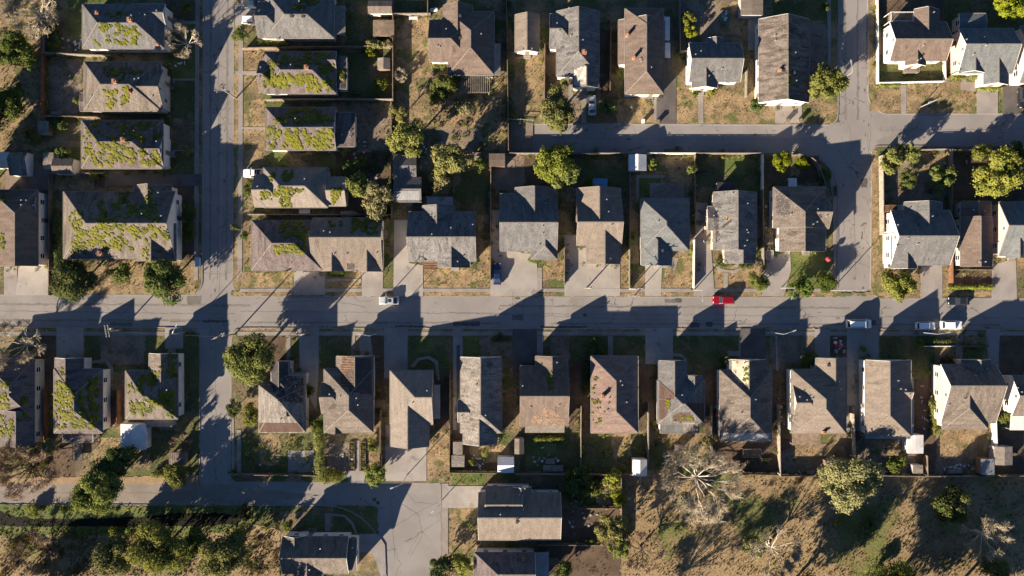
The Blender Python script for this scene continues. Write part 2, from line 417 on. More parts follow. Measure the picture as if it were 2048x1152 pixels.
# ------------------------------------------------------------------ houses
class Vol:
    """one roof volume. pixel rectangle of its eaves, ridge axis, ends g(able)/h(ip) (W,E for x; N,S for y)"""
    def __init__(s, d, ze, pitch, k):
        x0, y0, x1, y1, s.axis, s.ends = d[:6]
        o = d[6] if len(d) > 6 else {}
        s.z = ze + o.get('dz', 0) - 0.011 * k
        s.nowall = o.get('nowall', False); s.kind = o.get('roof')
        X0, Yn = P(x0, y0, s.z); X1, Ys = P(x1, y1, s.z)
        s.rect = (X0, Ys, X1, Yn)
        if s.axis == 'x': s.u0, s.u1, s.v0, s.v1 = X0, X1, Ys, Yn
        else: s.u0, s.u1, s.v0, s.v1 = -Yn, -Ys, X0, X1
        half = (s.v1 - s.v0) / 2
        s.rise = half * o.get('p', pitch)
        r = o.get('r')
        if r is None: s.vr = (s.v0 + s.v1) / 2
        else:
            q = P(r, r, s.z + s.rise)
            s.vr = q[1] if s.axis == 'x' else q[0]
        s.vr = min(max(s.vr, s.v0 + 0.15 * half), s.v1 - 0.15 * half)
        h = half * o.get('hip', 1.0)
        s.a = s.u0 + (h if s.ends[0] == 'h' else 0)
        s.b = s.u1 - (h if s.ends[1] == 'h' else 0)
        if s.a > s.b - 0.05:
            m = (s.a + s.b) / 2; s.a, s.b = m - 0.03, m + 0.03
    def W(s, u, v, z):
        return (u, v, z) if s.axis == 'x' else (v, -u, z)
    def h(s, X, Y):
        u, v = (X, Y) if s.axis == 'x' else (-Y, X)
        if u < s.u0 or u > s.u1 or v < s.v0 or v > s.v1: return None
        t = min((v - s.v0) / (s.vr - s.v0), (s.v1 - v) / (s.v1 - s.vr))
        if s.ends[0] == 'h': t = min(t, (u - s.u0) / (s.a - s.u0))
        if s.ends[1] == 'h': t = min(t, (s.u1 - u) / (s.u1 - s.b))
        return s.z + min(t, 1) * s.rise
    def roof(s, mb):
        z, zt, th = s.z, s.z + s.rise, 0.16
        W = s.W
        c = [W(s.u0, s.v0, z), W(s.u1, s.v0, z), W(s.u1, s.v1, z), W(s.u0, s.v1, z), W(s.a, s.vr, zt), W(s.b, s.vr, zt)]
        lo = [(x, y, q - th) for x, y, q in c]
        fs = [(0, 1, 5, 4), (2, 3, 4, 5)]
        if s.ends[0] == 'h': fs.append((3, 0, 4))
        if s.ends[1] == 'h': fs.append((1, 2, 5))
        under = [tuple(i + 6 for i in f[::-1]) for f in fs]
        side = [(0, 1), (2, 3)]
        side += [(3, 0)] if s.ends[0] == 'h' else [(3, 4), (4, 0)]
        side += [(1, 2)] if s.ends[1] == 'h' else [(1, 5), (5, 2)]
        sf = [(a, b, b + 6, a + 6) for a, b in side]
        mb.add(c + lo, fs + under + sf)
    def gutter(s, mb):
        z = s.z - 0.03
        for v, sg in ((s.v0, -1), (s.v1, 1)):
            mb.bar(s.W(s.u0 + .05, v + sg * .065, z), s.W(s.u1 - .05, v + sg * .065, z), 0.12, 0.12)
        for e, u, sg in ((0, s.u0, -1), (1, s.u1, 1)):
            if s.ends[e] == 'h': mb.bar(s.W(u + sg * .065, s.v0 + .05, z), s.W(u + sg * .065, s.v1 - .05, z), 0.12, 0.12)
    def bargeboard(s, mb, end):
        for e, u, sg in ((0, s.u0, -1), (1, s.u1, 1)):
            if s.ends[e] == 'g' and e == end:
                for v in (s.v0, s.v1):
                    mb.bar(s.W(u + sg * .03, v, s.z - .1), s.W(u + sg * .03, s.vr, s.z + s.rise - .1), 0.05, 0.2)
    def ridge(s, mb):
        z, zt = s.z + .03, s.z + s.rise + .03; W = s.W
        if s.rise < .8: return
        mb.bar(W(s.a, s.vr, zt), W(s.b, s.vr, zt), .2, .05)
        if s.ends[0] == 'h':
            for v in (s.v0, s.v1): mb.bar(W(s.u0, v, z), W(s.a, s.vr, zt), .17, .05)
        if s.ends[1] == 'h':
            for v in (s.v0, s.v1): mb.bar(W(s.u1, v, z), W(s.b, s.vr, zt), .17, .05)
    def wallrect(s):
        o, g = 0.42, 0.28
        a = s.u0 + (o if s.ends[0] == 'h' else g); b = s.u1 - (o if s.ends[1] == 'h' else g)
        return a, b, s.v0 + o, s.v1 - o
    def walls(s, mb):
        if s.nowall: return
        a, b, c, d = s.wallrect(); W = s.W
        zc = s.z + (c - s.v0) / (s.vr - s.v0) * s.rise - 0.18
        if s.ends == 'hh' or s.rise < 0.4: zc = min(zc, s.z - 0.05)
        zt = s.z + s.rise - 0.2
        B = [W(a, c, 0), W(b, c, 0), W(b, d, 0), W(a, d, 0)]
        T = [W(a, c, zc), W(b, c, zc), W(b, d, zc), W(a, d, zc)]
        n = len(mb.v); mb.v += B + T
        mb.f += [(n, n + 1, n + 5, n + 4), (n + 2, n + 3, n + 7, n + 6), (n + 3, n, n + 4, n + 7), (n + 1, n + 2, n + 6, n + 5)]
        if s.ends[0] == 'g': mb.face([W(a, c, zc), W(a, d, zc), W(a, s.vr, zt)])
        if s.ends[1] == 'g': mb.face([W(b, c, zc), W(b, d, zc), W(b, s.vr, zt)])
    def sides(s):
        """wall runs as (start, end, outward normal, gable?)"""
        a, b, c, d = s.wallrect(); W = s.W
        out = [(W(a, c, 0), W(b, c, 0), 0), (W(b, d, 0), W(a, d, 0), 0), (W(a, d, 0), W(a, c, 0), s.ends[0] == 'g'), (W(b, c, 0), W(b, d, 0), s.ends[1] == 'g')]
        cx, cy = W((a + b) / 2, (c + d) / 2, 0)[:2]
        res = []
        for p, q, g in out:
            dx, dy = q[0] - p[0], q[1] - p[1]; l = math.hypot(dx, dy)
            if l < 0.5: continue
            n = (dy / l, -dx / l)
            m = ((p[0] + q[0]) / 2, (p[1] + q[1]) / 2)
            if (m[0] - cx) * n[0] + (m[1] - cy) * n[1] < 0: n = (-n[0], -n[1])
            res.append((p, q, n, g, l))
        return res


WIN_ME = {}


def window_meshes():
    if WIN_ME: return
    f = MB(); w, h = 1.1, 1.35
    for a, b in (((-w / 2, 0, -h / 2), (w / 2, 0, -h / 2)), ((-w / 2, 0, h / 2), (w / 2, 0, h / 2)), ((-w / 2, 0, -h / 2), (-w / 2, 0, h / 2)), ((w / 2, 0, -h / 2), (w / 2, 0, h / 2)), ((-w / 2, 0, 0), (w / 2, 0, 0))):
        f.bar(a, b, 0.1, 0.09, (0, 1, 0))
    o = f.build('window_frame_source', M_WHITE); WIN_ME['frame'] = o.data; bpy.data.objects.remove(o)
    p = MB(); p.box(-w / 2, -0.015, -h / 2, w / 2, 0.02, h / 2)
    o = p.build('pane_source', M_GLASS); WIN_ME['pane'] = o.data; bpy.data.objects.remove(o)
    d = MB(); d.box(-.47, 0, -1.02, .47, .05, 1.02); d.box(-.3, .05, .2, .3, .07, .8); d.box(-.3, .05, -.8, .3, .07, -.1)
    o = d.build('door_source', M_WOOD); WIN_ME['door'] = o.data; bpy.data.objects.remove(o)
    v = MB(); v.tube([(0, 0, -.2), (0, 0, .34)], .1, 7); v.tube([(0, 0, .34), (0, 0, .42)], .15, 7)
    o = v.build('vent_source', M_POLEMETAL); WIN_ME['vent'] = o.data; bpy.data.objects.remove(o)
    v = MB(); v.box(-.25, -.25, -.2, .25, .25, .22); v.box(-.3, -.3, .22, .3, .3, .28)
    o = v.build('box_vent_source', M_FELT); WIN_ME['boxvent'] = o.data; bpy.data.objects.remove(o)


HOUSES = []
FENCES = []


def roof_at(vols, X, Y):
    z = None
    for v in vols:
        q = v.h(X, Y)
        if q is not None and (z is None or q > z): z = q
    return z


def on_roof(vols, px, py, z0=5.0):
    """point of the roof seen at a photo pixel"""
    z = z0
    for _ in range(6):
        X, Y = P(px, py, z); q = roof_at(vols, X, Y)
        if q is None: return None
        z = q
    return (X, Y, z)


def roof_normal(vols, X, Y):
    e = 0.12
    g = []
    for dx, dy in ((e, 0), (-e, 0), (0, e), (0, -e)):
        q = roof_at(vols, X + dx, Y + dy); g.append(q)
    if None in g: return Vector((0, 0, 1))
    return Vector((-(g[0] - g[1]) / (2 * e), -(g[2] - g[3]) / (2 * e), 1)).normalized()


def drape(vols, poly, off=0.03, step=3.0, hole=0.0, th=0.0):
    """grid of quads following the roof inside a pixel polygon"""
    from mathutils.geometry import intersect_point_tri_2d
    xs = [p[0] for p in poly]; ys = [p[1] for p in poly]
    def inside(x, y):
        c = False; j = len(poly) - 1
        for i in range(len(poly)):
            xi, yi = poly[i]; xj, yj = poly[j]
            if (yi > y) != (yj > y) and x < (xj - xi) * (y - yi) / (yj - yi) + xi: c = not c
            j = i
        return c
    mb = MB(); idx = {}
    def vert(i, j):
        if (i, j) not in idx:
            q = on_roof(vols, x0 + i * step, y0 + j * step)
            if q is None: idx[(i, j)] = None
            else:
                idx[(i, j)] = len(mb.v); mb.v.append((q[0], q[1], q[2] + off))
        return idx[(i, j)]
    x0, y0 = min(xs), min(ys)
    for i in range(int((max(xs) - x0) / step) + 1):
        for j in range(int((max(ys) - y0) / step) + 1):
            if inside(x0 + (i + .5) * step, y0 + (j + .5) * step) and R.random() >= hole:
                q = [vert(i, j), vert(i, j + 1), vert(i + 1, j + 1), vert(i + 1, j)]
                if None not in q: mb.f.append(tuple(q))
    return mb


def moss_mesh(vols, regions, seed):
    """lumpy cushions of moss; regions (x0,y0,x1,y1,clumps[,size]) in pixels"""
    rnd = random.Random(seed); mb = MB()
    for reg in regions:
        x0, y0, x1, y1, n = reg[:5]; size = reg[5] if len(reg) > 5 else 1.0
        for _ in range(max(2, int(n * .88))):
            cx, cy = rnd.uniform(x0, x1), rnd.uniform(y0, y1)
            ang = rnd.uniform(0, 6.28); k = rnd.randint(2, 7)
            for _ in range(k):
                px, py = cx + rnd.gauss(0, 2.6) * size, cy + rnd.gauss(0, 2.4) * size
                cx += math.cos(ang) * 1.5 * size; cy += math.sin(ang) * 1.5 * size; ang += rnd.uniform(-.8, .8)
                if px < x0 - 2 or px > x1 + 2 or py < y0 - 2 or py > y1 + 2: continue
                q = on_roof(vols, px, py)
                if q is None: continue
                nrm = roof_normal(vols, q[0], q[1])
                r = rnd.uniform(.22, .55) * size; hgt = rnd.uniform(.07, .19) * (.6 + .4 * size)
                t = nrm.cross(Vector((0, 1, 0))).normalized(); b = nrm.cross(t)
                o = Vector(q); base = len(mb.v); m = 8; ph = rnd.uniform(0, 6)
                rr = [r * (1 + .28 * math.sin(3 * 6.283 * i / m + ph) + rnd.uniform(-.15, .15)) for i in range(m)]
                for lv, (s_, h_) in enumerate(((1, -.05), (.85, .55), (.45, .92))):
                    for i in range(m):
                        a = 2 * math.pi * i / m
                        mb.v.append(tuple(o + (t * math.cos(a) + b * math.sin(a)) * rr[i] * s_ + nrm * (h_ * hgt * rnd.uniform(.85, 1.15) if lv else h_)))
                mb.v.append(tuple(o + nrm * hgt))
                for lv in range(2):
                    for i in range(m):
                        j = (i + 1) % m
                        mb.f.append((base + lv * m + i, base + lv * m + j, base + (lv + 1) * m + j, base + (lv + 1) * m + i))
                for i in range(m):
                    mb.f.append((base + 2 * m + i, base + 2 * m + (i + 1) % m, base + 3 * m))
    return mb


def house(name, label, cat, roof, wall, vols, ze=4.0, pitch=0.57, moss=None, chim=(), seed=0, vents=4, group='houses along the streets',
          gutter=True, patches=(), porch=(), windows=True, trim=None, rmat=None, front='S', boxes=0):
    window_meshes()
    rnd = random.Random(seed * 7 + len(label))
    V = [Vol(d, ze, pitch, k) for k, d in enumerate(vols)]
    X0 = min(v.rect[0] for v in V); X1 = max(v.rect[2] for v in V); Y0 = min(v.rect[1] for v in V); Y1 = max(v.rect[3] for v in V)
    org = ((X0 + X1) / 2, (Y0 + Y1) / 2, 0)
    root = empty(name, org, label, cat, group)
    for d in vols: BLOCKED.append(tuple(d[:4]))
    wb = MB()
    for v in V: v.walls(wb)
    if wb.v: wb.build('wall', wall_mat(wall), root, org=org, recalc=False)
    # roof: one mesh, one material per ridge direction
    rb = MB(); mi = []; mats = []
    for v in V:
        n = len(rb.f); v.roof(rb); m_ = rmat or roof_mat(v.kind or roof, v.axis)
        if m_ not in mats: mats.append(m_)
        mi += [mats.index(m_)] * (len(rb.f) - n)
    ro = rb.build('roof', mats, root, org=org)
    ro.data.polygons.foreach_set('material_index', mi)
    bm = bmesh.new(); bm.from_mesh(ro.data); bmesh.ops.recalc_face_normals(bm, faces=bm.faces[:]); bm.to_mesh(ro.data); bm.free()
    if gutter:
        gb = MB()
        for v in V: v.gutter(gb)
        gb.build('gutter', M_TRIM, root, org=org)
        for v in V:
            for e in (0, 1):
                bb = MB(); v.bargeboard(bb, e)
                if bb.v: bb.build('bargeboard', trim or M_TRIM, root, org=org)
    cb = MB()
    for v in V: v.ridge(cb)
    if cb.v and rmat is None: cb.build('ridge_cap', M_RIDGE, ro, org=org)
    if moss:
        mm = moss_mesh(V, moss, seed + 3)
        if mm.v: tag(mm.build('moss', M_MOSS, ro, org=org, smooth=True), kind='stuff')
    for c in chim:
        px, py = c[:2]; w = c[2] if len(c) > 2 else 0.8; hh = c[3] if len(c) > 3 else 1.0
        q = on_roof(V, px, py)
        if q is None: continue
        cb = MB(); cb.box(-w / 2, -w / 2, -0.9, w / 2, w / 2, hh)
        cb.box(-w / 2 - .07, -w / 2 - .07, hh, w / 2 + .07, w / 2 + .07, hh + .1)
        co = cb.build('chimney', M_BRICK, ro, loc=(q[0] - org[0], q[1] - org[1], q[2]))
        fb = MB(); fb.tube([(0, 0, hh + .1), (0, 0, hh + .4)], .16, 8); fb.build('chimney_pot', M_BRICK, None).parent = co
    for k in range(vents):
        v = rnd.choice(V)
        u = rnd.uniform(v.a, v.b) if v.b - v.a > 0.5 else (v.a + v.b) / 2
        vv = v.v0 + (v.v1 - v.v0) * rnd.choice((rnd.uniform(.25, .42), rnd.uniform(.58, .75)))
        q = v.W(u, vv, 0); z = roof_at(V, q[0], q[1])
        link('vent', WIN_ME['boxvent' if k < boxes else 'vent'], ro, (q[0] - org[0], q[1] - org[1], z))
    for nm, poly, mt, *rest in patches:
        kw = rest[0] if rest else {}
        pb = drape(V, poly, **kw)
        if pb.v: pb.build(nm, mt, ro, org=org)
    if windows:
        rects = []
        for v in V:
            if v.nowall: continue
            a, b, c, d = v.wallrect(); p = v.W(a, c, 0); q = v.W(b, d, 0)
            rects.append((min(p[0], q[0]), min(p[1], q[1]), max(p[0], q[0]), max(p[1], q[1])))
        cnt = 0; doors = []
        for i, v in enumerate(V):
            if v.nowall: continue
            for p, q, n, g, l in v.sides():
                k = max(1, int(l / 3.3))
                for j in range(k):
                    t = (j + .5) / k
                    X, Y = p[0] + (q[0] - p[0]) * t, p[1] + (q[1] - p[1]) * t
                    ox, oy = X + n[0] * .5, Y + n[1] * .5
                    if any(r[0] - .6 < ox < r[2] + .6 and r[1] - .6 < oy < r[3] + .6 for m, r in enumerate(rects) if m != i): continue
                    rz = math.atan2(n[1], n[0]) - math.pi / 2
                    isfront = (n[1] < -.5) if front == 'S' else (n[1] > .5) if front == 'N' else (n[0] > .5) if front == 'E' else (n[0] < -.5)
                    if isfront and j == k // 2 and len(doors) < 1 and l > 3:
                        o = link('front_door', WIN_ME['door'], root, (X + n[0] * .01 - org[0], Y + n[1] * .01 - org[1], 1.45)); o.rotation_euler = (0, 0, rz)
                        st = MB(); c_ = (X, Y)
                        t_ = (n[1], -n[0])
                        for s_ in range(2):
                            e = .45 * (2 - s_)
                            a_ = (X + n[0] * .02 - t_[0] * .8, Y + n[1] * .02 - t_[1] * .8); b_ = (X + n[0] * e + t_[0] * .8, Y + n[1] * e + t_[1] * .8)
                            st.box(min(a_[0], b_[0]), min(a_[1], b_[1]), .2 * s_ + .002, max(a_[0], b_[0]), max(a_[1], b_[1]), .2 * (s_ + 1))
                        st.build('door_step', M_WALK, root, org=org)
                        doors.append(1); continue
                    if cnt > 60: continue
                    o = link('window', WIN_ME['frame'], root, (X + n[0] * .02 - org[0], Y + n[1] * .02 - org[1], 2.15)); o.rotation_euler = (0, 0, rz)
                    link('window_pane', WIN_ME['pane'], o); cnt += 1
                if g and v.rise > 1.9:
                    X, Y = (p[0] + q[0]) / 2, (p[1] + q[1]) / 2
                    zz = v.z + v.rise * .38
                    rr = roof_at([w for w in V if w is not v], X + n[0] * .3, Y + n[1] * .3) if len(V) > 1 else None
                    if rr is None or rr < v.z - .2:
                        o = link('window', WIN_ME['frame'], root, (X + n[0] * .02 - org[0], Y + n[1] * .02 - org[1], zz))
                        o.rotation_euler = (0, 0, math.atan2(n[1], n[0]) - math.pi / 2); o.scale = (.7, 1, .6)
                        link('window_pane', WIN_ME['pane'], o)
    for pr in porch: porch_roof(root, org, *pr)
    HOUSES.append((root, V))
    return root, V, org, ro


def porch_roof(root, org, x0, y0, x1, y1, z, mat, low='S', drop=0.35, posts=True, name='porch_roof', slats=False):
    """lean-to roof on posts; pixel rect seen at height z"""
    X0, Yn = P(x0, y0, z); X1, Ys = P(x1, y1, z)
    zz = {'S': (0, 0, 1, 1), 'N': (1, 1, 0, 0), 'E': (1, 0, 0, 1), 'W': (0, 1, 1, 0)}[low]   # 1 = high at (Ws, Es, En, Wn)
    c = [(X0, Ys), (X1, Ys), (X1, Yn), (X0, Yn)]
    t = [z - drop * (1 - k) for k in zz]
    mb = MB()
    if slats:
        n = int((X1 - X0) / .45)
        for i in range(n + 1):
            x = X0 + (X1 - X0) * i / n
            mb.bar((x, Ys, z), (x, Yn, z), .14, .14)
        for y in (Ys + .2, (Ys + Yn) / 2, Yn - .2): mb.bar((X0, y, z - .15), (X1, y, z - .15), .14, .14)
    else:
        top = [(x, y, q) for (x, y), q in zip(c, t)]; bot = [(x, y, q - .12) for x, y, q in top]
        mb.add(top + bot, [(0, 1, 2, 3), (7, 6, 5, 4), (0, 4, 5, 1), (1, 5, 6, 2), (2, 6, 7, 3), (3, 7, 4, 0)])
    mb.build(name, mat, root, org=org)
    if posts:
        for (x, y), q in zip(c, t):
            xx = x + (.2 if x == X0 else -.2); yy = y + (.2 if y == Ys else -.2)
            b = MB(); b.box(xx - .07, yy - .07, 0, xx + .07, yy + .07, q - .13)
            b.build('porch_post', M_TRIM, root, org=org)


def shed(name, label, x0, y0, x1, y1, axis='x', ze=2.2, mat=None, wall='grey', ends='gg', pitch=.35, cat='shed', group='sheds in the back yards', flat=False, r=None, wallmat=None):
    d = (x0, y0, x1, y1, axis, ends, {'r': r} if r else {})
    v = Vol(d, ze, 0.05 if flat else pitch, 0)
    BLOCKED.append((x0, y0, x1, y1))
    org = ((v.rect[0] + v.rect[2]) / 2, (v.rect[1] + v.rect[3]) / 2, 0)
    root = empty(name, org, label, cat, group)
    o, g = .12, .1
    wb = MB(); a, b = v.u0 + g, v.u1 - g; c, e = v.v0 + o, v.v1 - o
    zc = v.z - .1; zt = v.z + v.rise - .2; W = v.W
    for p, q in (((a, c), (b, c)), ((b, c), (b, e)), ((b, e), (a, e)), ((a, e), (a, c))):
        wb.face([W(*p, 0), W(*q, 0), W(*q, zc), W(*p, zc)])
    if not flat:
        wb.face([W(a, c, zc), W(a, e, zc), W(a, v.vr, zt)]); wb.face([W(b, c, zc), W(b, e, zc), W(b, v.vr, zt)])
    wb.build('wall', wallmat or wall_mat(wall), root, org=org)
    rb = MB(); v.roof(rb); rb.build('roof', mat or roof_mat('grey', axis), root, org=org, recalc=True)
    # door on the longer visible side: two boards with a frame
    s = v.sides()[0] if axis == 'x' else v.sides()[3]
    p, q, n, _, l = s
    window_meshes()
    o_ = link('shed_door', WIN_ME['door'], root, ((p[0] + q[0]) / 2 + n[0] * -.28 - org[0], (p[1] + q[1]) / 2 + n[1] * -.28 - org[1], 1.03))
    o_.rotation_euler = (0, 0, math.atan2(n[1], n[0]) - math.pi / 2)
    o_.scale = (.9, 1, .94 if ze >= 2.1 else .8)
    return root


# ------------------------------------------------------------------ fences, poles, cars
def fence(label, pts, h=1.75, mat=None, name='board_fence', cat='fence', group='fences between the yards', gaps=0.0, kind='board'):
    mat = mat or M_WOOD
    W = [P(x, y) for x, y in pts]
    FENCES.append(W)
    root = empty(name, (W[0][0], W[0][1], 0), label, cat, group)
    org = (W[0][0], W[0][1], 0)
    bd, rl = MB(), MB()
    rnd = random.Random(int(pts[0][0] * 3 + pts[0][1]))
    for (ax, ay), (bx, by) in zip(W, W[1:]):
        l = math.hypot(bx - ax, by - ay)
        if l < .2: continue
        dx, dy = (bx - ax) / l, (by - ay) / l
        n = max(1, int(l / 2.4))
        for i in range(1 if (ax, ay) != W[0] else 0, n + 1):
            t = l * i / n
            x, y = ax + dx * t, ay + dy * t
            pq = MB(); pq.bar((x - dy * .09, y + dx * .09, 0), (x - dy * .09, y + dx * .09, h + .05), .11, .11); pq.build('fence_post', mat, root, org=org)
        for zz in (.35, h - .3):
            rl.bar((ax - dy * .06, ay + dx * .06, zz), (bx - dy * .06, by + dx * .06, zz), .05, .09)
        if kind == 'board':
            step = .6; k = max(1, int(l / step))
            for i in range(k):
                if rnd.random() < gaps: continue
                t0, t1 = l * i / k + .012, l * (i + 1) / k - .012
                hh = h + rnd.uniform(-.05, .05); lean = rnd.uniform(-.02, .02)
                a = (ax + dx * t0, ay + dy * t0); b = (ax + dx * t1, ay + dy * t1)
                ox, oy = -dy * .025, dx * .025
                bd.add([(a[0] - ox, a[1] - oy, .05), (b[0] - ox, b[1] - oy, .05), (b[0] + ox, b[1] + oy, .05), (a[0] + ox, a[1] + oy, .05),
                        (a[0] - ox + lean, a[1] - oy + lean, hh), (b[0] - ox + lean, b[1] - oy + lean, hh), (b[0] + ox + lean, b[1] + oy + lean, hh), (a[0] + ox + lean, a[1] + oy + lean, hh)],
                       [(3, 2, 1, 0), (4, 5, 6, 7), (0, 1, 5, 4), (1, 2, 6, 5), (2, 3, 7, 6), (3, 0, 4, 7)])
            rl.bar((ax, ay, h + .06), (bx, by, h + .06), .16, .05)
        else:
            k = max(1, int(l / .5))
            for i in range(k + 1):
                t = l * i / k
                bd.bar((ax + dx * t, ay + dy * t, .05), (ax + dx * t, ay + dy * t, h), .03, .03)
    if bd.v: bd.build('board_panel' if kind == 'board' else 'wire_mesh', mat, root, org=org)
    rl.build('fence_rail', mat, root, org=org)
    return root


def pole(label, px, py, h=10.0, kind='utility', mat=None, arm=0.0, group='poles along the streets'):
    """arm: heading (degrees, 0 = +X) of the crossarm or lamp arm"""
    X, Y = P(px, py)
    root = empty('utility_pole' if kind == 'utility' else 'street_lamp', (X, Y, 0), label, 'utility pole' if kind == 'utility' else 'street lamp', group, math.radians(arm))
    mat = mat or (M_POLE if kind == 'utility' else M_POLEMETAL)
    b = MB(); b.tube([(0, 0, -.1), (0, 0, h * .5), (0, 0, h)], [.17, .14, .11] if kind == 'utility' else [.11, .09, .06], 8)
    b.build('shaft', mat, root)
    if kind == 'utility':
        for z in (h - .5, h - 1.6):
            c = MB(); c.bar((-1.3, .13, z), (1.3, .13, z), .12, .14); co = c.build('crossarm', mat, root)
            for x in (-1.2, -.45, .45, 1.2):
                i = MB(); i.tube([(x, .13, z + .07), (x, .13, z + .25)], .05, 6); i.build('insulator', M_WHITE, co)
        t = MB(); t.tube([(.34, 0, h - 3.1), (.34, 0, h - 2.1)], .24, 10); t.build('transformer', M_POLEMETAL, root)
    else:
        a = MB(); a.tube([(0, 0, h - .15), (.8, 0, h + .15), (2.1, 0, h + .25)], [.05, .045, .04], 6); a.build('lamp_arm', mat, root)
        l = MB(); l.box(1.9, -.14, h + .16, 2.6, .14, h + .3); lo = l.build('lamp_head', M_POLEMETAL, root)
        q = MB(); q.box(2.0, -.1, h + .12, 2.5, .1, h + .158); q.build('lamp_lens', M_WHITE, lo)
    return root


def car(label, px, py, heading, L=4.6, W=1.82, Ht=1.46, paint=(.5, .5, .5), kind='sedan', z=-.095, group='cars parked along the streets', cat='car', sunroof=False, metal=0.35):
    X, Y = P(px, py, 1.0)
    root = empty({'van': 'parked_van', 'pickup': 'parked_pickup', 'suv': 'parked_car', 'sedan': 'parked_car'}[kind], (X, Y, z), label, cat, group, math.radians(heading))
    pm = plain('car_paint_%02d_%02d_%02d' % tuple(int(c * 99) for c in paint), paint, rough=.28, metal=metal, spec=.5, coat=.6)
    hw = W / 2; belt = {'sedan': .92, 'suv': 1.05, 'van': 1.1, 'pickup': 1.08}[kind]
    nose = {'sedan': .66, 'suv': .82, 'van': .9, 'pickup': .88}[kind]
    if kind == 'sedan': st = [(.5, .80, nose - .1), (.485, .90, nose), (.42, .97, nose + .08), (.2, 1, belt - .04), (.05, 1, belt), (-.3, 1, belt), (-.42, .98, belt - .03), (-.485, .92, belt - .1), (-.5, .84, belt - .22)]
    else: st = [(.5, .82, nose - .1), (.485, .92, nose), (.42, .98, nose + .08), (.25, 1, belt - .05), (.1, 1, belt), (-.3, 1, belt), (-.46, .99, belt), (-.49, .95, belt - .05), (-.5, .9, belt - .2)]
    mb = MB(); n = 10
    for f, w, zt in st:
        w *= hw; x = f * L
        ring = [(-w * .93, .2), (-w, .34), (-w, zt - .22), (-w * .97, zt - .08), (-w * .86, zt), (w * .86, zt), (w * .97, zt - .08), (w, zt - .22), (w, .34), (w * .93, .2)]
        mb.v += [(x, y, zz) for y, zz in ring]
    for i in range(len(st) - 1):
        for k in range(n):
            mb.f.append((i * n + k, i * n + (k + 1) % n, (i + 1) * n + (k + 1) % n, (i + 1) * n + k))
    mb.f.append(tuple(range(n))); mb.f.append(tuple((len(st) - 1) * n + k for k in range(n))[::-1])
    # greenhouse: base rectangle at the belt line, roof rectangle above
    b1, b0, r1, r0 = {'sedan': (.2, -.4, .03, -.24), 'suv': (.22, -.48, .08, -.42), 'van': (.34, -.49, .2, -.45), 'pickup': (.2, -.1, .08, -.06)}[kind]
    wb, wr = hw * .9, hw * .74
    zb = belt - .03
    def gh(xf0, xf1, y, zz): return [(xf0 * L, -y, zz), (xf1 * L, -y, zz), (xf1 * L, y, zz), (xf0 * L, y, zz)]
    lo, hi = gh(b0, b1, wb, zb), gh(r0, r1, wr, Ht - .04)
    top = gh(r0 + .025, r1 - .025, wr * .88, Ht)
    m = len(mb.v); mb.v += lo + hi + top
    for a in (0, 4):
        for k in range(4):
            k2 = (k + 1) % 4
            mb.f.append((m + a + k, m + a + k2, m + a + 4 + k2, m + a + 4 + k))
    mb.f.append((m + 8, m + 9, m + 10, m + 11))
    if kind == 'pickup':
        pass
    body = mb.build('body', pm, root, recalc=True, smooth=False)
    bv = body.modifiers.new('bevel', 'BEVEL'); bv.width = .035; bv.segments = 2; bv.limit_method = 'ANGLE'; bv.angle_limit = .5
    def pane(nm, q, inset=.1):
        q = [Vector(p) for p in q]; c = sum(q, Vector()) / 4
        nn = (q[1] - q[0]).cross(q[2] - q[1]).normalized()
        if nn.dot(c - Vector((0, 0, .8))) < 0: nn = -nn
        q = [p + (c - p) * inset + nn * .012 for p in q]
        g = MB(); g.add(q + [p + nn * .01 for p in q], [(0, 1, 2, 3), (4, 5, 6, 7), (0, 1, 5, 4), (1, 2, 6, 5), (2, 3, 7, 6), (3, 0, 4, 7)])
        g.build(nm, M_GLASS, root, recalc=True)
    pane('windscreen', [lo[1], lo[2], hi[2], hi[1]], .08)
    pane('rear_window', [lo[3], lo[0], hi[0], hi[3]], .1)
    pane('side_window', [lo[0], lo[1], hi[1], hi[0]]); pane('side_window', [lo[2], lo[3], hi[3], hi[2]])
    if sunroof: pane('sunroof', [(r0 * L * .6, -wr * .55, Ht), (r1 * L * .9, -wr * .55, Ht), (r1 * L * .9, wr * .55, Ht), (r0 * L * .6, wr * .55, Ht)], .02)
    if kind == 'pickup':
        g = MB(); g.box(-.47 * L, -hw * .8, belt + .004, -.12 * L, hw * .8, belt + .05); g.build('bed_cover', M_FELT, root)
    if kind == 'van':
        for s in (-1, 1):
            g = MB(); g.bar((r0 * L + .3, s * wr * .8, Ht + .05), (r1 * L - .3, s * wr * .8, Ht + .05), .05, .05)
            g.bar((r0 * L + .4, s * wr * .8, Ht - .02), (r0 * L + .4, s * wr * .8, Ht + .05), .05, .05); g.bar((r1 * L - .4, s * wr * .8, Ht - .02), (r1 * L - .4, s * wr * .8, Ht + .05), .05, .05)
            g.build('roof_rail', M_TYRE, root)
    for fx in (.31, -.3):
        for s in (-1, 1):
            w = MB(); w.tube([(fx * L, s * (hw - .2), .32), (fx * L, s * (hw + .015), .32)], .32, 16); wo = w.build('wheel', M_TYRE, root)
            r = MB(); r.tube([(fx * L, s * (hw + .005), .32), (fx * L, s * (hw + .028), .32)], .2, 12); r.build('rim', M_RIM, wo)
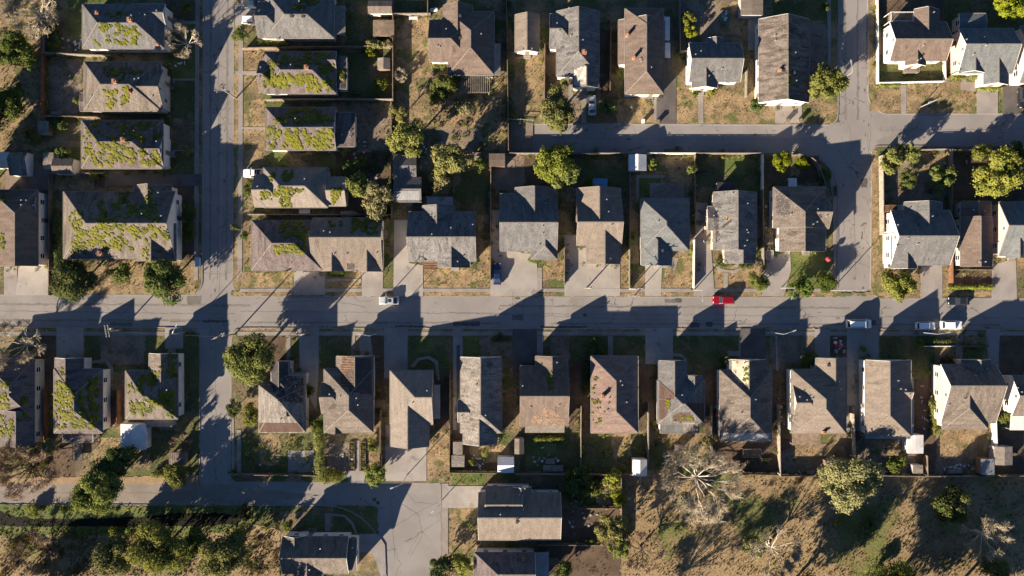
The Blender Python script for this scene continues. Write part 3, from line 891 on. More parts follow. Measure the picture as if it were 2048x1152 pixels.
    for s in (-1, 1):
        q = MB(); q.box(.455 * L, s * hw * .58 - .17, nose - .12, .492 * L, s * hw * .58 + .17, nose + .025); q.build('headlight', M_LAMP, root)
        q = MB(); q.box(-.506 * L, s * hw * .74 - .12, belt - .32, -.485 * L, s * hw * .74 + .12, belt - .12); q.build('taillight', M_TAIL, root)
        q = MB(); q.box(b1 * L - .42, s * (hw + .09) - .09, belt - .02, b1 * L - .28, s * (hw + .09) + .09, belt + .14); q.build('wing_mirror', pm, root)
    return root


# ------------------------------------------------------------------ trees
def leaf_cloud(name, blobs, n, size, mat, parent, rnd, flat=0.0):
    """n leaf-sized quads spread over the shells of the blobs (cx,cy,cz,rx,ry,rz)"""
    g = np.random.default_rng(rnd.randint(0, 10 ** 6))
    B = np.array(blobs, float)
    wgt = B[:, 3] * B[:, 4]; wgt = wgt / wgt.sum()
    i = g.choice(len(B), n, p=wgt)
    d = g.normal(size=(n, 3)); d /= np.linalg.norm(d, axis=1)[:, None]
    d[:, 2] = np.where(d[:, 2] < -.45, -d[:, 2], d[:, 2])
    rad = g.uniform(.55, 1.05, n) ** .6
    rad = np.where(g.random(n) < .09, g.uniform(1.05, 1.38, n), rad)
    c = B[i, :3] + d * B[i, 3:6] * rad[:, None]
    nn = d * 1.0 + g.normal(size=(n, 3)) * .45; nn[:, 2] += .25; nn /= np.linalg.norm(nn, axis=1)[:, None]
    t = np.cross(nn, g.normal(size=(n, 3))); t /= np.linalg.norm(t, axis=1)[:, None]
    b = np.cross(nn, t)
    s = size * g.uniform(.6, 1.35, n)[:, None]
    v = np.empty((n, 4, 3))
    v[:, 0] = c + t * s; v[:, 1] = c + b * s * .55; v[:, 2] = c - t * s; v[:, 3] = c - b * s * .55
    me = bpy.data.meshes.new(name)
    me.vertices.add(n * 4); me.vertices.foreach_set('co', v.ravel())
    me.loops.add(n * 4); me.loops.foreach_set('vertex_index', np.arange(n * 4, dtype=np.int32))
    me.polygons.add(n); me.polygons.foreach_set('loop_start', np.arange(0, n * 4, 4, dtype=np.int32))
    try: me.polygons.foreach_set('loop_total', np.full(n, 4, dtype=np.int32))
    except Exception: pass
    me.update(calc_edges=True); me.validate()
    me.materials.append(mat)
    return link(name, me, parent)


def limbs(mb, p, d, l, r, depth, rnd, spread=.6, tips=None, droop=0.0, kids=(2, 4), minr=.012):
    """branch that forks; tips collects the ends"""
    p = Vector(p); d = Vector(d).normalized()
    mid = p + d * l * .5 + Vector((rnd.uniform(-1, 1), rnd.uniform(-1, 1), rnd.uniform(-.5, .5))) * l * .07
    e = p + d * l
    mb.tube([p, mid, e], [r, r * .82, r * .62], 5 if r > .05 else 3, cap=False)
    if depth == 0:
        if tips is not None: tips.append(e)
        return
    for k in range(rnd.randint(*kids)):
        a = Vector((rnd.gauss(0, 1), rnd.gauss(0, 1), rnd.gauss(0, .6)))
        nd = (d + a.normalized() * spread * rnd.uniform(.6, 1.2)); nd.z -= droop
        f = p.lerp(e, rnd.uniform(.45, 1.0)) if k else e
        limbs(mb, f, nd, l * rnd.uniform(.55, .8), max(minr, r * rnd.uniform(.5, .62)), depth - 1, rnd, spread, tips, droop, kids, minr)


def tree(label, px, py, r, kind='green', h=None, cat='tree', name=None, seed=None, group='trees of the neighbourhood', sy=1.0, dens=1.0, lobes=None, squash=1.0, base=None):
    """px,py crown centre seen in the photo, r crown radius in px; kinds green dark yellow olive brown (leafy), bare, bareb"""
    rm = r / PPM
    h = h or (max(1.2, 1.55 * rm + 1.2) if rm > 1.2 else 1.5 * rm + .3)
    rnd = random.Random(seed if seed is not None else int(px * 13 + py * 7))
    X, Y = P(px, py, h * .62)
    shrub = rm < 1.5 and kind not in ('bare', 'bareb')
    nm = name or ('shrub' if shrub else 'bare_tree' if kind in ('bare', 'bareb') else 'leafy_tree')
    if shrub and cat == 'tree': cat = 'shrub'; group = 'shrubs in the yards' if group == 'trees of the neighbourhood' else group
    root = empty(nm, (X, Y, 0), label, cat, group)
    if kind in ('bare', 'bareb'):
        pale = M_PALEBARK if kind == 'bare' else M_BARK
        tw = M_TWIG if kind == 'bare' else M_BROWNTWIG
        t = MB(); th = h * .3
        t.tube([(0, 0, -.2), (rnd.uniform(-.1, .1), rnd.uniform(-.1, .1), th * .5), (0, 0, th)], [.07 * rm + .05, .055 * rm + .04, .045 * rm + .03], 8)
        t.build('trunk', pale, root)
        lm, tips = MB(), []
        nb = 9 if rm < 5 else 15
        for k in range(nb):
            a = 6.283 * (k + rnd.uniform(-.3, .3)) / nb
            up = rnd.uniform(.15, 1.3)
            limbs(lm, (0, 0, th * rnd.uniform(.8, 1)), (math.cos(a), math.sin(a) * sy, up), rm * rnd.uniform(.44, .62), .014 * rm + .03, 3, rnd, .36, tips, 0, (2, 3), .018)
        lm.build('branch', pale, root)
        tb = MB()
        for p in tips:
            for _ in range(rnd.randint(7, 11)):
                d = Vector((p.x, p.y, (p.z - th) * .6)).normalized() + Vector((rnd.gauss(0, .6), rnd.gauss(0, .6), rnd.gauss(0, .5)))
                d.normalize(); l = max(.35, rm * rnd.uniform(.1, .24))
                q = p + d * l
                if Vector((q.x, q.y / sy)).length > rm * 1.15: continue
                tb.tube([p, q], [.034, .02], 3, cap=False)
                for _ in range(3):
                    d2 = (d + Vector((rnd.gauss(0, .7), rnd.gauss(0, .7), rnd.gauss(0, .6)))).normalized()
                    f = p.lerp(q, rnd.uniform(.2, .9)); tb.tube([f, f + d2 * l * rnd.uniform(.4, .8)], [.028, .018], 3, cap=False)
        tag(tb.build('twigs', tw, root), kind='stuff')
        return root
    mat = LEAF[kind]
    if not shrub:
        t = MB(); th = h * .45; tips = []
        t.tube([(0, 0, -.2), (.05, .03, th * .5), (0, 0, th)], [.06 * rm + .06, .045 * rm + .05, .035 * rm + .04], 8)
        for k in range(5):
            a = 6.283 * (k + rnd.uniform(-.3, .3)) / 5
            limbs(t, (0, 0, th * rnd.uniform(.7, 1)), (math.cos(a), math.sin(a) * sy, rnd.uniform(.5, 1.3)), rm * .5, .02 * rm + .03, 1, rnd, .5, tips, 0, (2, 3))
        t.build('trunk', M_BARK, root)
    blobs = []
    vz = (h * .42 if not shrub else h * .45) * squash; cz = h - vz
    nb = max(8, int(12 + rm * 5.5))
    p1, p2 = rnd.uniform(0, 6.283), rnd.uniform(0, 6.283)
    for k in range(nb):
        a = rnd.uniform(0, 6.283); q = math.sqrt(rnd.random()) * .84 * (1 + .2 * math.sin(2 * a + p1) + .16 * math.sin(3 * a + p2)); el = rnd.uniform(-.55, 1)
        zz = cz + vz * .72 * el * math.sqrt(max(0.05, 1 - q * q * .8))
        br = rm * rnd.choice((.2, .26, .33, .42)) * rnd.uniform(.85, 1.1) * (1 if rm > 2 else 1.15)
        blobs.append((math.cos(a) * q * rm, math.sin(a) * q * rm * sy, zz, br, br, br * rnd.uniform(.65, .9)))
    if lobes:
        for lx, ly, lr in lobes:
            for k in range(max(4, int(lr / PPM * 3))):
                a = rnd.uniform(0, 6.283); q = math.sqrt(rnd.random()) * .75 * lr / PPM
                br = lr / PPM * rnd.uniform(.25, .42)
                blobs.append((lx / PPM + math.cos(a) * q, -ly / PPM + math.sin(a) * q, cz + rnd.uniform(-.5, .6) * vz * .7, br, br, br * .8))
    area = sum(b[3] * b[4] for b in blobs)
    size = .25 if rm > 2 else .16
    n = int(min(40000, area * 150 * dens * (.24 / size) ** 1.5))
    leaf_cloud('crown' if not shrub else 'foliage', blobs, max(n, 120), size, mat, root, rnd)
    return root


def hedge(label, x0, y0, x1, y1, h, kind='dark', name='hedge', group='hedges beside the houses'):
    (X0, Yn), (X1, Ys) = P(x0, y0, h * .6), P(x1, y1, h * .6)
    cx, cy = (X0 + X1) / 2, (Yn + Ys) / 2
    root = empty(name, (cx, cy, 0), label, 'hedge', group)
    rnd = random.Random(int(x0 * 3 + y0))
    lx, ly = (X1 - X0), (Yn - Ys); w = min(lx, ly) / 2
    n = max(3, int(max(lx, ly) / max(w, .4) * 1.6)); blobs = []
    for k in range(n):
        t = (k + .5) / n - .5
        r = w * rnd.uniform(.75, 1.15)
        hx, hy = (t * (lx - w), rnd.uniform(-.2, .2) * w) if lx > ly else (rnd.uniform(-.2, .2) * w, t * (ly - w))
        zz = h * rnd.uniform(.4, .6)
        blobs.append((hx, hy, zz, r, r, h * rnd.uniform(.38, .52)))
    sb = MB()
    for b in blobs[::2]: sb.tube([(b[0], b[1], -.05), (b[0], b[1], b[2])], [.05, .03], 5)
    sb.build('stem', M_BARK, root)
    leaf_cloud('foliage', blobs, int(min(6000, max(150, sum(b[3] * b[3] for b in blobs) * 200))), .16, LEAF[kind], root, rnd)
    return root

# ------------------------------------------------------------------ the setting: ground, roads, kerbs, pavements
far = MB(); far.add([(-900, -900, -.16), (900, -900, -.16), (900, 900, -.16), (-900, 900, -.16)], [(0, 1, 2, 3)])
tag(far.build('ground', M_GROUND), kind='structure')

LO, HI, TP, BT = -700, 2750, -550, 1700
K_W = fillet([(LO, 590), (404, 590), (410, TP), (LO, TP)], {1: 28})
K_MID = fillet([(470, TP), (465, 592), (1676, 595), (1676, 306), (1066, 304), (1066, 248), (1676, 250), (1681, TP)], {1: 25, 2: 26, 3: 80, 4: 4, 5: 4, 6: 22})
K_NE = fillet([(1733, TP), (1737, 228), (HI, 226), (HI, TP)], {1: 42})
K_E = fillet([(HI, 292), (1744, 292), (1741, 597), (HI, 599)], {1: 14, 2: 26})
K_SW = fillet([(LO, 653), (400, 655), (399, 964), (LO, 966)], {1: 30, 2: 12})
K_S = fillet([(HI, 660), (463, 656), (461, 964), (881, 967), (881, BT), (HI, BT)], {1: 26, 2: 14, 3: 4})
K_BOT = fillet([(LO, 1008), (772, 1011), (774, BT), (LO, BT)], {1: 125})
BLK = [K_W, K_MID, K_NE, K_E, K_SW, K_S, K_BOT]
sheet('road', [(LO - 30, TP - 30), (HI + 30, TP - 30), (HI + 30, BT + 30), (LO - 30, BT + 30)], -.1, M_ASPHALT, holes=BLK)
for b in BLK:
    mat = M_GROUND
    sheet('yard_ground', b, 0.0, mat)
    kb = MB()
    n = len(b)
    for i in range(n):
        p, q = b[i], b[(i + 1) % n]
        if all(c < -400 or c > 2500 for c in (p[0], q[0])) or all(c < -400 or c > 1500 for c in (p[1], q[1])): continue
        kb.bar((*P(*p), -.045), (*P(*q), -.045), .2, .12)
    tag(kb.build('kerb', M_CONC), kind='structure')

# street furniture on the asphalt: patches and seams
def patch(pts, mat=M_BLACK, z=-.094, jag=1.2, name='road_patch'):
    return sheet(name, pts, z, mat, jag=jag, step=4)
M_PATCH2 = srf('grey_patch', (0.1, 0.092, 0.086), (0.135, 0.124, 0.115), scale=.5, fine=8, famt=.15, bump=.1)
M_PATCH3 = srf('pale_patch', (0.2, 0.18, 0.16), (0.225, 0.2, 0.178), scale=.5, fine=8, famt=.12, bump=.1)
for q in [(374, 592, 402, 610), (1024, 629, 1047, 641), (1330, 598, 1363, 606), (340, 640, 370, 645), (220, 644, 265, 652)]: patch(rect(*q), M_PATCH2)
for q in [(637, 653, 700, 655), (790, 651, 850, 654), (1080, 652, 1175, 656), (1380, 645, 1400, 655), (1411, 644, 1425, 654), (905, 643, 960, 652), (790, 952, 830, 962), (1730, 640, 1750, 650),
          (1722, 357, 1735, 375), (745, 996, 752, 1002), (752, 1002, 760, 1009), (462, 955, 520, 959), (405, 640, 455, 645), (1350, 597, 1364, 604), (1030, 588, 1040, 598)]: patch(rect(*q), M_BLACK, -.090)
for _ in range(110):   # oil stains and small repairs
    a_ = R.choice([(0, 596, 2048, 652), (410, 0, 466, 950), (1072, 252, 1660, 300), (1682, 0, 1736, 590), (1745, 232, 2048, 288), (470, 968, 870, 1006)])
    x_, y_ = R.uniform(a_[0], a_[2]), R.uniform(a_[1], a_[3]); w_, h_ = R.uniform(1, 9), R.uniform(.8, 4)
    if a_[2] - a_[0] < 90: w_, h_ = h_, w_
    patch(rect(x_, y_, min(x_ + w_, a_[2] + 2), min(y_ + h_, a_[3] + 2)), R.choice([M_PATCH2, M_PATCH2, M_PATCH3, M_DRIVE_DARK]), -.0925 + R.uniform(0, .0012), .8)
mh = MB(); X, Y = P(1170, 630); mh.tube([(X, Y, -.12), (X, Y, -.085)], .42, 20); tag(mh.build('manhole_cover', M_BLACK), 'round dark iron manhole cover in the middle of the main street', 'manhole cover')
def crack_lines(name, lines, w=.05, z=-.088, mat=M_BLACK):
    """tar-sealed cracks: thin wandering strips on the asphalt"""
    mb = MB()
    for pts in lines:
        W = [P(*p) for p in pts]; ring = []
        fine = []
        for a, b in zip(W, W[1:]):
            l = math.hypot(b[0] - a[0], b[1] - a[1]); k = max(1, int(l / .8))
            for i in range(k): fine.append((a[0] + (b[0] - a[0]) * i / k + R.uniform(-.12, .12), a[1] + (b[1] - a[1]) * i / k + R.uniform(-.12, .12)))
        fine.append(W[-1])
        for a, b in zip(fine, fine[1:]):
            d = Vector((b[0] - a[0], b[1] - a[1]));
            if d.length < .01: continue
            d.normalize(); s = Vector((-d.y, d.x)) * w * R.uniform(.5, 1.3)
            e = R.uniform(0, .0004)
            mb.face([(a[0] - s.x, a[1] - s.y, z + e), (b[0] - s.x, b[1] - s.y, z + e), (b[0] + s.x, b[1] + s.y, z + e), (a[0] + s.x, a[1] + s.y, z + e)])
    return tag(mb.build(name, mat), kind='structure')
CR = [[(0, 622), (300, 626), (470, 628)], [(480, 622), (800, 626), (1024, 627), (1500, 631), (2048, 636)], [(900, 625), (1300, 640), (1500, 642)], [(436, 0), (437, 300), (434, 560)],
      [(1700, 300), (1709, 420), (1712, 560)], [(1064, 275), (1400, 278), (1660, 278)], [(1760, 260), (2048, 258)], [(430, 660), (431, 800), (430, 950)], [(0, 985), (300, 986), (520, 985), (640, 990)],
      [(1676, 325), (1700, 327), (1735, 330)], [(1687, 345), (1688, 372), (1676, 378)], [(1718, 310), (1728, 320), (1735, 332)], [(1725, 392), (1735, 400), (1736, 412)], [(1685, 440), (1690, 455), (1684, 470)],
      [(1700, 520), (1728, 530), (1740, 536)], [(1716, 500), (1722, 515), (1718, 530)], [(405, 640), (430, 630), (455, 615)], [(425, 600), (440, 625), (435, 650)], [(404, 546), (440, 548), (463, 544)], [(420, 575), (428, 556), (450, 550)],
      [(812, 985), (830, 1005), (865, 1008)], [(780, 1060), (835, 1025), (875, 1005)], [(820, 1115), (850, 1060), (880, 1040)], [(790, 1000), (838, 1030), (842, 1060), (815, 1110)], [(782, 995), (784, 1040), (790, 1120)],
      [(1735, 268), (1737, 300), (1736, 330)], [(1742, 228), (1740, 300)], [(560, 605), (640, 600), (730, 612)], [(700, 592), (720, 604), (745, 600)], [(1700, 250), (1705, 300)]]
crack_lines('tar_seams', CR, .032, mat=srf('seam_tar', (.085, .078, .072), (.12, .11, .1), scale=.6, fine=6, famt=.3, bump=.1))
crack_lines('tyre_tracks', [[(0, 608), (500, 611)], [(0, 640), (400, 641)], [(500, 645), (1000, 646)], [(1000, 612), (1700, 616)], [(1100, 647), (2000, 650)], [(421, 0), (420, 560)], [(455, 0), (452, 560)], [(1690, 0), (1692, 240)], [(1715, 0), (1716, 240)]], .22, -.091,
            srf('worn_track', (0.135, 0.125, 0.115), (0.165, 0.15, 0.138), scale=.3, fine=7, famt=.15, bump=.1))

sheet('lane_dust', [(-80, 968), (380, 967), (470, 972), (640, 990), (560, 1006), (-80, 1005)], -.0965, srf('lane_dust', (.205, .175, .15), (.165, .142, .122), scale=.2, fine=5, famt=.2, bump=.2), jag=3)
# yards: the turf differs from plot to plot
LEVELS = {}
def level(pool, pts):
    """lowest layer above everything of the pool this outline may overlap"""
    xs = [p[0] for p in pts]; ys = [p[1] for p in pts]; bb = (min(xs) - 4, min(ys) - 4, max(xs) + 4, max(ys) + 4)
    k = 0
    for q, l in LEVELS.setdefault(pool, []):
        if q[0] < bb[2] and bb[0] < q[2] and q[1] < bb[3] and bb[1] < q[3]: k = max(k, l + 1)
    LEVELS[pool].append((bb, k))
    return k
def yard(q, mat, name='lawn', jag=2.6):
    pts = rect(*q) if len(q) == 4 and not isinstance(q[0], tuple) else q
    return sheet(name, pts, .008 + .0041 * level('yard', pts), mat, jag=jag, step=5)
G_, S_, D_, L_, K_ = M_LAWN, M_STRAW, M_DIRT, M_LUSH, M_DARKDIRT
for q, m in [
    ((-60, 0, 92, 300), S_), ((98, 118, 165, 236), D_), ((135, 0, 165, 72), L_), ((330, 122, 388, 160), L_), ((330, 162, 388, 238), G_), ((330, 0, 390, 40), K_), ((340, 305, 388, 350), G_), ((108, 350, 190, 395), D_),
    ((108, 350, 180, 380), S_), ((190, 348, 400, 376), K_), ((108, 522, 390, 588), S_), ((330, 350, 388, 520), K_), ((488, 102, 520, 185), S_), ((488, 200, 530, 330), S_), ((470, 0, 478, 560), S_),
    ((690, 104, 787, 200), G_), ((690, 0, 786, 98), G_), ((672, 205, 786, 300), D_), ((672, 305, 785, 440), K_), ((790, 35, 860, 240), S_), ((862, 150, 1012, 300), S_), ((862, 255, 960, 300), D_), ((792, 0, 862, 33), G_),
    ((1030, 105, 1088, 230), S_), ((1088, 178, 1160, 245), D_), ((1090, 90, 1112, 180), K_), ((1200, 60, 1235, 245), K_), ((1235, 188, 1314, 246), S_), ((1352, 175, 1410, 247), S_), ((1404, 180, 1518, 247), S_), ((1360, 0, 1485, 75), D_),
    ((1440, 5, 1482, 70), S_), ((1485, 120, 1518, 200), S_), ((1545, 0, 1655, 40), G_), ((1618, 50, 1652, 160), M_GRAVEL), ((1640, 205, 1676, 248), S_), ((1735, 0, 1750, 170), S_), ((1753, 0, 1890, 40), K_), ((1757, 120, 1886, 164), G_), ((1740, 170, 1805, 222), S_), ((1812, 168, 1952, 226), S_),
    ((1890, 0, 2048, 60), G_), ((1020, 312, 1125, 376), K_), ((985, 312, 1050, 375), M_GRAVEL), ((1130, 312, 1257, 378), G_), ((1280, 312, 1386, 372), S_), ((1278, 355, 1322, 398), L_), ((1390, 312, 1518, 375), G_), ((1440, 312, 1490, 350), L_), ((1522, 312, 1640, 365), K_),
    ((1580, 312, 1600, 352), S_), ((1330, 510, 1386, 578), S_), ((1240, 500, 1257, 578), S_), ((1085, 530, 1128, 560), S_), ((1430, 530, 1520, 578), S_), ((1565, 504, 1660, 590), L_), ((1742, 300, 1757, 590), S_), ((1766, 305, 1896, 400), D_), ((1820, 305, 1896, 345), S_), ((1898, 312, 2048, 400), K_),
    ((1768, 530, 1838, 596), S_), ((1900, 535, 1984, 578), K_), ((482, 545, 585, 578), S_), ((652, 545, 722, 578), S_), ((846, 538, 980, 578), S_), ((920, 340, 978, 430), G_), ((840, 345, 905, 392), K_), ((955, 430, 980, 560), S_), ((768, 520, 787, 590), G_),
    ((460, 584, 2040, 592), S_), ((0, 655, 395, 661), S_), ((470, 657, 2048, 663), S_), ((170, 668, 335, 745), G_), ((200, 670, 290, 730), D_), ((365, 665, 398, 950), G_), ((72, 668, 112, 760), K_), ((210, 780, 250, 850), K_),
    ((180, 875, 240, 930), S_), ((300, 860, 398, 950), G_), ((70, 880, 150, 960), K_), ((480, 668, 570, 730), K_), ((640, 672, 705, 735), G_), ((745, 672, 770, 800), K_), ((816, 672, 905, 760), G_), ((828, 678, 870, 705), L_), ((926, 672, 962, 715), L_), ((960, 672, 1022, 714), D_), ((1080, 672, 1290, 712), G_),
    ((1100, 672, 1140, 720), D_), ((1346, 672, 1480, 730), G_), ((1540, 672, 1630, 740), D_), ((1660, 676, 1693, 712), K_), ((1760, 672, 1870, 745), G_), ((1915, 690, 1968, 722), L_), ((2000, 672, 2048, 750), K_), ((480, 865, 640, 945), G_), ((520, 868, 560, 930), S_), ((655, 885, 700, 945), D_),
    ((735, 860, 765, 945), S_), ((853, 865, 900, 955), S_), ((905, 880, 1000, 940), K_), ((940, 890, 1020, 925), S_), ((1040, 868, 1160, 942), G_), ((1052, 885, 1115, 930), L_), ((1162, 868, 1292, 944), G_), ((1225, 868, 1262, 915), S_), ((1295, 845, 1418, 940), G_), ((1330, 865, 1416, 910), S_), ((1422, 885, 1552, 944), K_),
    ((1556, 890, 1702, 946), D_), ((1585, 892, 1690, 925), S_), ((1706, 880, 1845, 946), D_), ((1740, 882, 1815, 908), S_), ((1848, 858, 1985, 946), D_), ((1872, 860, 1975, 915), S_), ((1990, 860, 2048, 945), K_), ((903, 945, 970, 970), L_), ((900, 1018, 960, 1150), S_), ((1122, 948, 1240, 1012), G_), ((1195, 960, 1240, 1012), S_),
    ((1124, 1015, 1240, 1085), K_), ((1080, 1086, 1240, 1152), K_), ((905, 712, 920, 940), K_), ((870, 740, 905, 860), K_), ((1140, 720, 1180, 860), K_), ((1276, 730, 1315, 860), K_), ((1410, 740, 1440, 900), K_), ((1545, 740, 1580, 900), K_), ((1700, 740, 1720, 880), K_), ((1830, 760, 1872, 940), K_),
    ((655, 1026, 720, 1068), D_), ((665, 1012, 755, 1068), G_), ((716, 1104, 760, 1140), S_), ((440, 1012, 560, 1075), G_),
]: yard(q, m)
# the rough field, the ditch and its banks
sheet('field', [(1243, 950), (2700, 950), (2700, 1600), (1243, 1600)], .0585, M_FIELD, jag=2)
sheet('meadow', [(-200, 1042), (300, 1044), (480, 1042), (560, 1060), (555, 1600), (-600, 1600)], .0585, M_FIELD, jag=2)
sheet('bank_grass', [(-200, 1010), (500, 1012), (545, 1014), (480, 1065), (-200, 1075)], .063, M_LUSH, jag=3)
sheet('ditch', [(-200, 1024), (0, 1022), (30, 1034), (120, 1038), (200, 1036), (290, 1033), (350, 1026), (430, 1025), (492, 1032), (472, 1049), (380, 1052), (290, 1052), (180, 1053), (60, 1053), (-200, 1048)], .068, M_DITCH_SHADE, jag=1.4)  # flat sheet, the shade of the sunken ditch is in its colour
M_TRACK = srf('track_soil', (0.27, 0.19, 0.115), (0.21, 0.145, 0.085), scale=.4, fine=3, famt=.3, bump=.6)
sheet('wheel_track', [(1412, 1010), (1417, 1010), (1420, 1200), (1414, 1200)], .066, M_TRACK, jag=.8, step=5)
sheet('wheel_track', [(1422, 1010), (1426, 1010), (1430, 1200), (1426, 1200)], .066, M_TRACK, jag=.8, step=5)
sheet('verge_soil', [(-60, 956), (395, 952), (400, 968), (-60, 968)], .05, M_TRACK, jag=2)

# pavements, driveways, paths
def paved(name, q, mat, block=True):
    pts = rect(*q) if not isinstance(q[0], tuple) else q
    z = .072 + .0041 * level('paved', pts)
    xs = [p[0] for p in pts]; ys = [p[1] for p in pts]
    BLOCKED.append((min(xs), min(ys), max(xs), max(ys)))
    return sheet(name, pts, z, mat, thick=z + .02)
CO, PC, WK, DA = M_CONC, M_PALECONC, M_WALK, M_DRIVE_DARK
for q in [[(391, -60), (399, -60), (396, 560), (388, 560)], [(478, -60), (487, -60), (484, 545), (475, 560)], (480, 577, 1652, 584), (-60, 663, 340, 671), (475, 663, 2100, 671), [(1655, -60), (1662, -60), (1662, 150), (1655, 150)], (883, 1015, 896, 1110), (464, 800, 468, 940),
          [(1664, 345), (1670, 360), (1674, 400), (1673, 560), (1668, 560), (1666, 400), (1660, 365)], (474, 860, 482, 945)]:
    paved('pavement', q, WK)
for q in [(338, 42, 392, 48), (347, 157, 390, 161), (345, 157, 349, 180), (335, 300, 392, 302), (362, 440, 392, 444), (470, 142, 520, 149), (478, 254, 531, 258), (1163, 175, 1173, 246), (1137, 168, 1146, 200), (1137, 192, 1165, 199), (1308, 188, 1316, 240), (1397, 176, 1407, 246),
          (1803, 170, 1813, 227), [(1925, 145), (1938, 145), (1932, 165), (1924, 165)], (1922, 163, 1950, 180), (1936, 168, 1952, 182), (702, 671, 710, 712), (573, 670, 581, 722), (1216, 672, 1226, 712), (1070, 672, 1086, 712), (1478, 672, 1484, 716), (1455, 702, 1484, 712), (1747, 672, 1758, 720), (1912, 672, 1925, 720), (711, 881, 719, 942),
          (1272, 350, 1278, 398), (1272, 350, 1330, 356), (1075, 535, 1084, 577), (1448, 545, 1456, 577), (650, 1027, 660, 1062), (651, 558, 722, 562), (1296, 540, 1300, 545)]:
    paved('path', q, WK)
paved('path', fillet([(1322, 535), (1350, 540), (1358, 515), (1350, 515), (1345, 530), (1322, 532)], {}), WK)
paved('path', [(1425, 528), (1440, 543), (1470, 546), (1485, 538), (1480, 535), (1468, 541), (1443, 538), (1432, 525)], WK)
paved('path', [(660, 1027), (690, 1030), (706, 1045), (716, 1070), (712, 1070), (702, 1048), (688, 1034), (660, 1031)], WK)
paved('path', [(820, 733), (835, 716), (858, 712), (876, 722), (880, 760), (874, 760), (870, 726), (856, 717), (838, 721), (828, 735)], WK)
paved('path', [(180, 722), (212, 718), (226, 735), (226, 760), (220, 760), (220, 738), (210, 724), (180, 728)], WK)
paved('path', [(1340, 707), (1362, 707), (1374, 718), (1374, 730), (1368, 730), (1366, 716), (1355, 712), (1340, 712)], WK)
for q, m in [((8, 533, 34, 590), CO), ([(37, 533), (107, 520), (107, 590), (32, 590)], PC), ((78, 400, 107, 530), CO), ((10, 340, 105, 380), M_GRAVEL), ((588, 544, 650, 590), CO), ((724, 543, 766, 592), CO), ([(788, 440), (818, 440), (818, 526), (846, 530), (846, 592), (787, 592)], PC),
             ([(980, 420), (1000, 420), (1000, 500), (1058, 506), (1074, 528), (1076, 592), (981, 592)], PC), ([(1129, 470), (1154, 470), (1154, 495), (1174, 495), (1174, 528), (1240, 528), (1240, 592), (1129, 592)], PC), ([(1291, 531), (1324, 531), (1322, 592), (1290, 592)], PC), ([(1389, 405), (1415, 405), (1425, 530), (1430, 592), (1388, 592)], CO),
             ([(1532, 520), (1580, 500), (1582, 540), (1568, 592), (1524, 592)], CO), ((1842, 528, 1885, 597), CO), ([(1985, 530), (2032, 516), (2034, 598), (1984, 598)], CO), ((1313, 150, 1352, 247), DA), ((1327, 30, 1345, 150), DA), ([(1553, 203), (1604, 203), (1604, 246), (1550, 246)], CO), ((1954, 178, 1996, 228), CO), ((2006, 130, 2042, 228), DA), ((1496, 28, 1530, 100), CO),
             ([(598, 671), (637, 671), (637, 745), (632, 820), (600, 760)], PC), ((596, 655, 638, 672), CO), ([(718, 671), (740, 671), (746, 712), (720, 712)], CO), ((768, 656, 815, 756), CO), ((906, 656, 925, 860), CO), ((913, 690, 920, 860), DA), ((1025, 658, 1074, 760), DA), ((1291, 656, 1346, 728), PC), ((1481, 657, 1531, 735), DA), ((1630, 658, 1660, 716), CO),
             ((1694, 658, 1756, 862), CO), ([(1972, 658), (2000, 658), (1996, 745), (1978, 745)], CO), ((113, 655, 167, 718), PC), ((330, 655, 366, 697), CO), ((770, 893, 853, 962), PC), ((771, 850, 782, 893), CO), ((896, 972, 970, 1016), PC), ((884, 967, 897, 1016), CO), ([(690, 942), (732, 942), (728, 966), (700, 966)], CO), ([(718, 1068), (756, 1068), (770, 1090), (772, 1150), (762, 1152), (745, 1105), (718, 1105)], CO),
             ((576, 901, 628, 945), CO), ((1019, 245, 1066, 306), M_GRAVEL), ((993, 320, 1030, 380), M_GRAVEL), ((210, 348, 402, 372), DA), ((480, 340, 530, 352), CO), ((470, 10, 518, 50), CO), ((1300, 366, 1368, 400), CO)]:
    paved('driveway', q, m)

# ------------------------------------------------------------------ houses, block by block
BH = 'brick_house'
def hs(label, roof, wall, vols, name='family_house', **k):
    return house(name, label, 'house', roof, wall, vols, **k)

# west of the side street
hs('grey hip-roofed house with scattered moss, northernmost on the left, beside the bare tree', 'grey', 'white', [(165, 9, 328, 97, 'x', 'hh', {'r': 46}), (262, 8, 331, 52, 'x', 'hg')],
   moss=[(200, 46, 238, 62, 9), (200, 62, 275, 90, 16), (245, 55, 280, 70, 6), (190, 84, 200, 92, 2), (205, 24, 262, 36, 10, .9)], chim=[(263, 42), (196, 27, .6, .5), (315, 88, .6, .4)], seed=1, trim=M_WHITE, front='E')
hs('brown-grey house with a pale back lean-to and mossy slopes, second from the top at left', 'greybrown', 'grey', [(168, 124, 322, 222, 'x', 'hh', {'r': 169}), (240, 140, 326, 219, 'x', 'hg'), (160, 186, 200, 222, 'x', 'gg', {'dz': -.6, 'p': .2})],
   moss=[(206, 130, 250, 158, 13), (255, 140, 290, 150, 5), (205, 172, 255, 190, 8), (213, 190, 256, 214, 10)], chim=[(233, 165), (260, 184, .5, .4)], seed=2, front='E')
hs('house with thick moss on every roof slope, third from the top at left', 'purple', 'white', [(163, 241, 326, 337, 'x', 'hh', {'r': 284}), (252, 268, 327, 335, 'x', 'hg', {'dz': -.05})],
   moss=[(166, 250, 182, 320, 16), (182, 242, 250, 275, 22), (250, 245, 320, 285, 34), (195, 285, 250, 330, 36), (250, 290, 320, 330, 26), (180, 290, 200, 330, 9)], chim=[(250, 281)], seed=3, front='E')
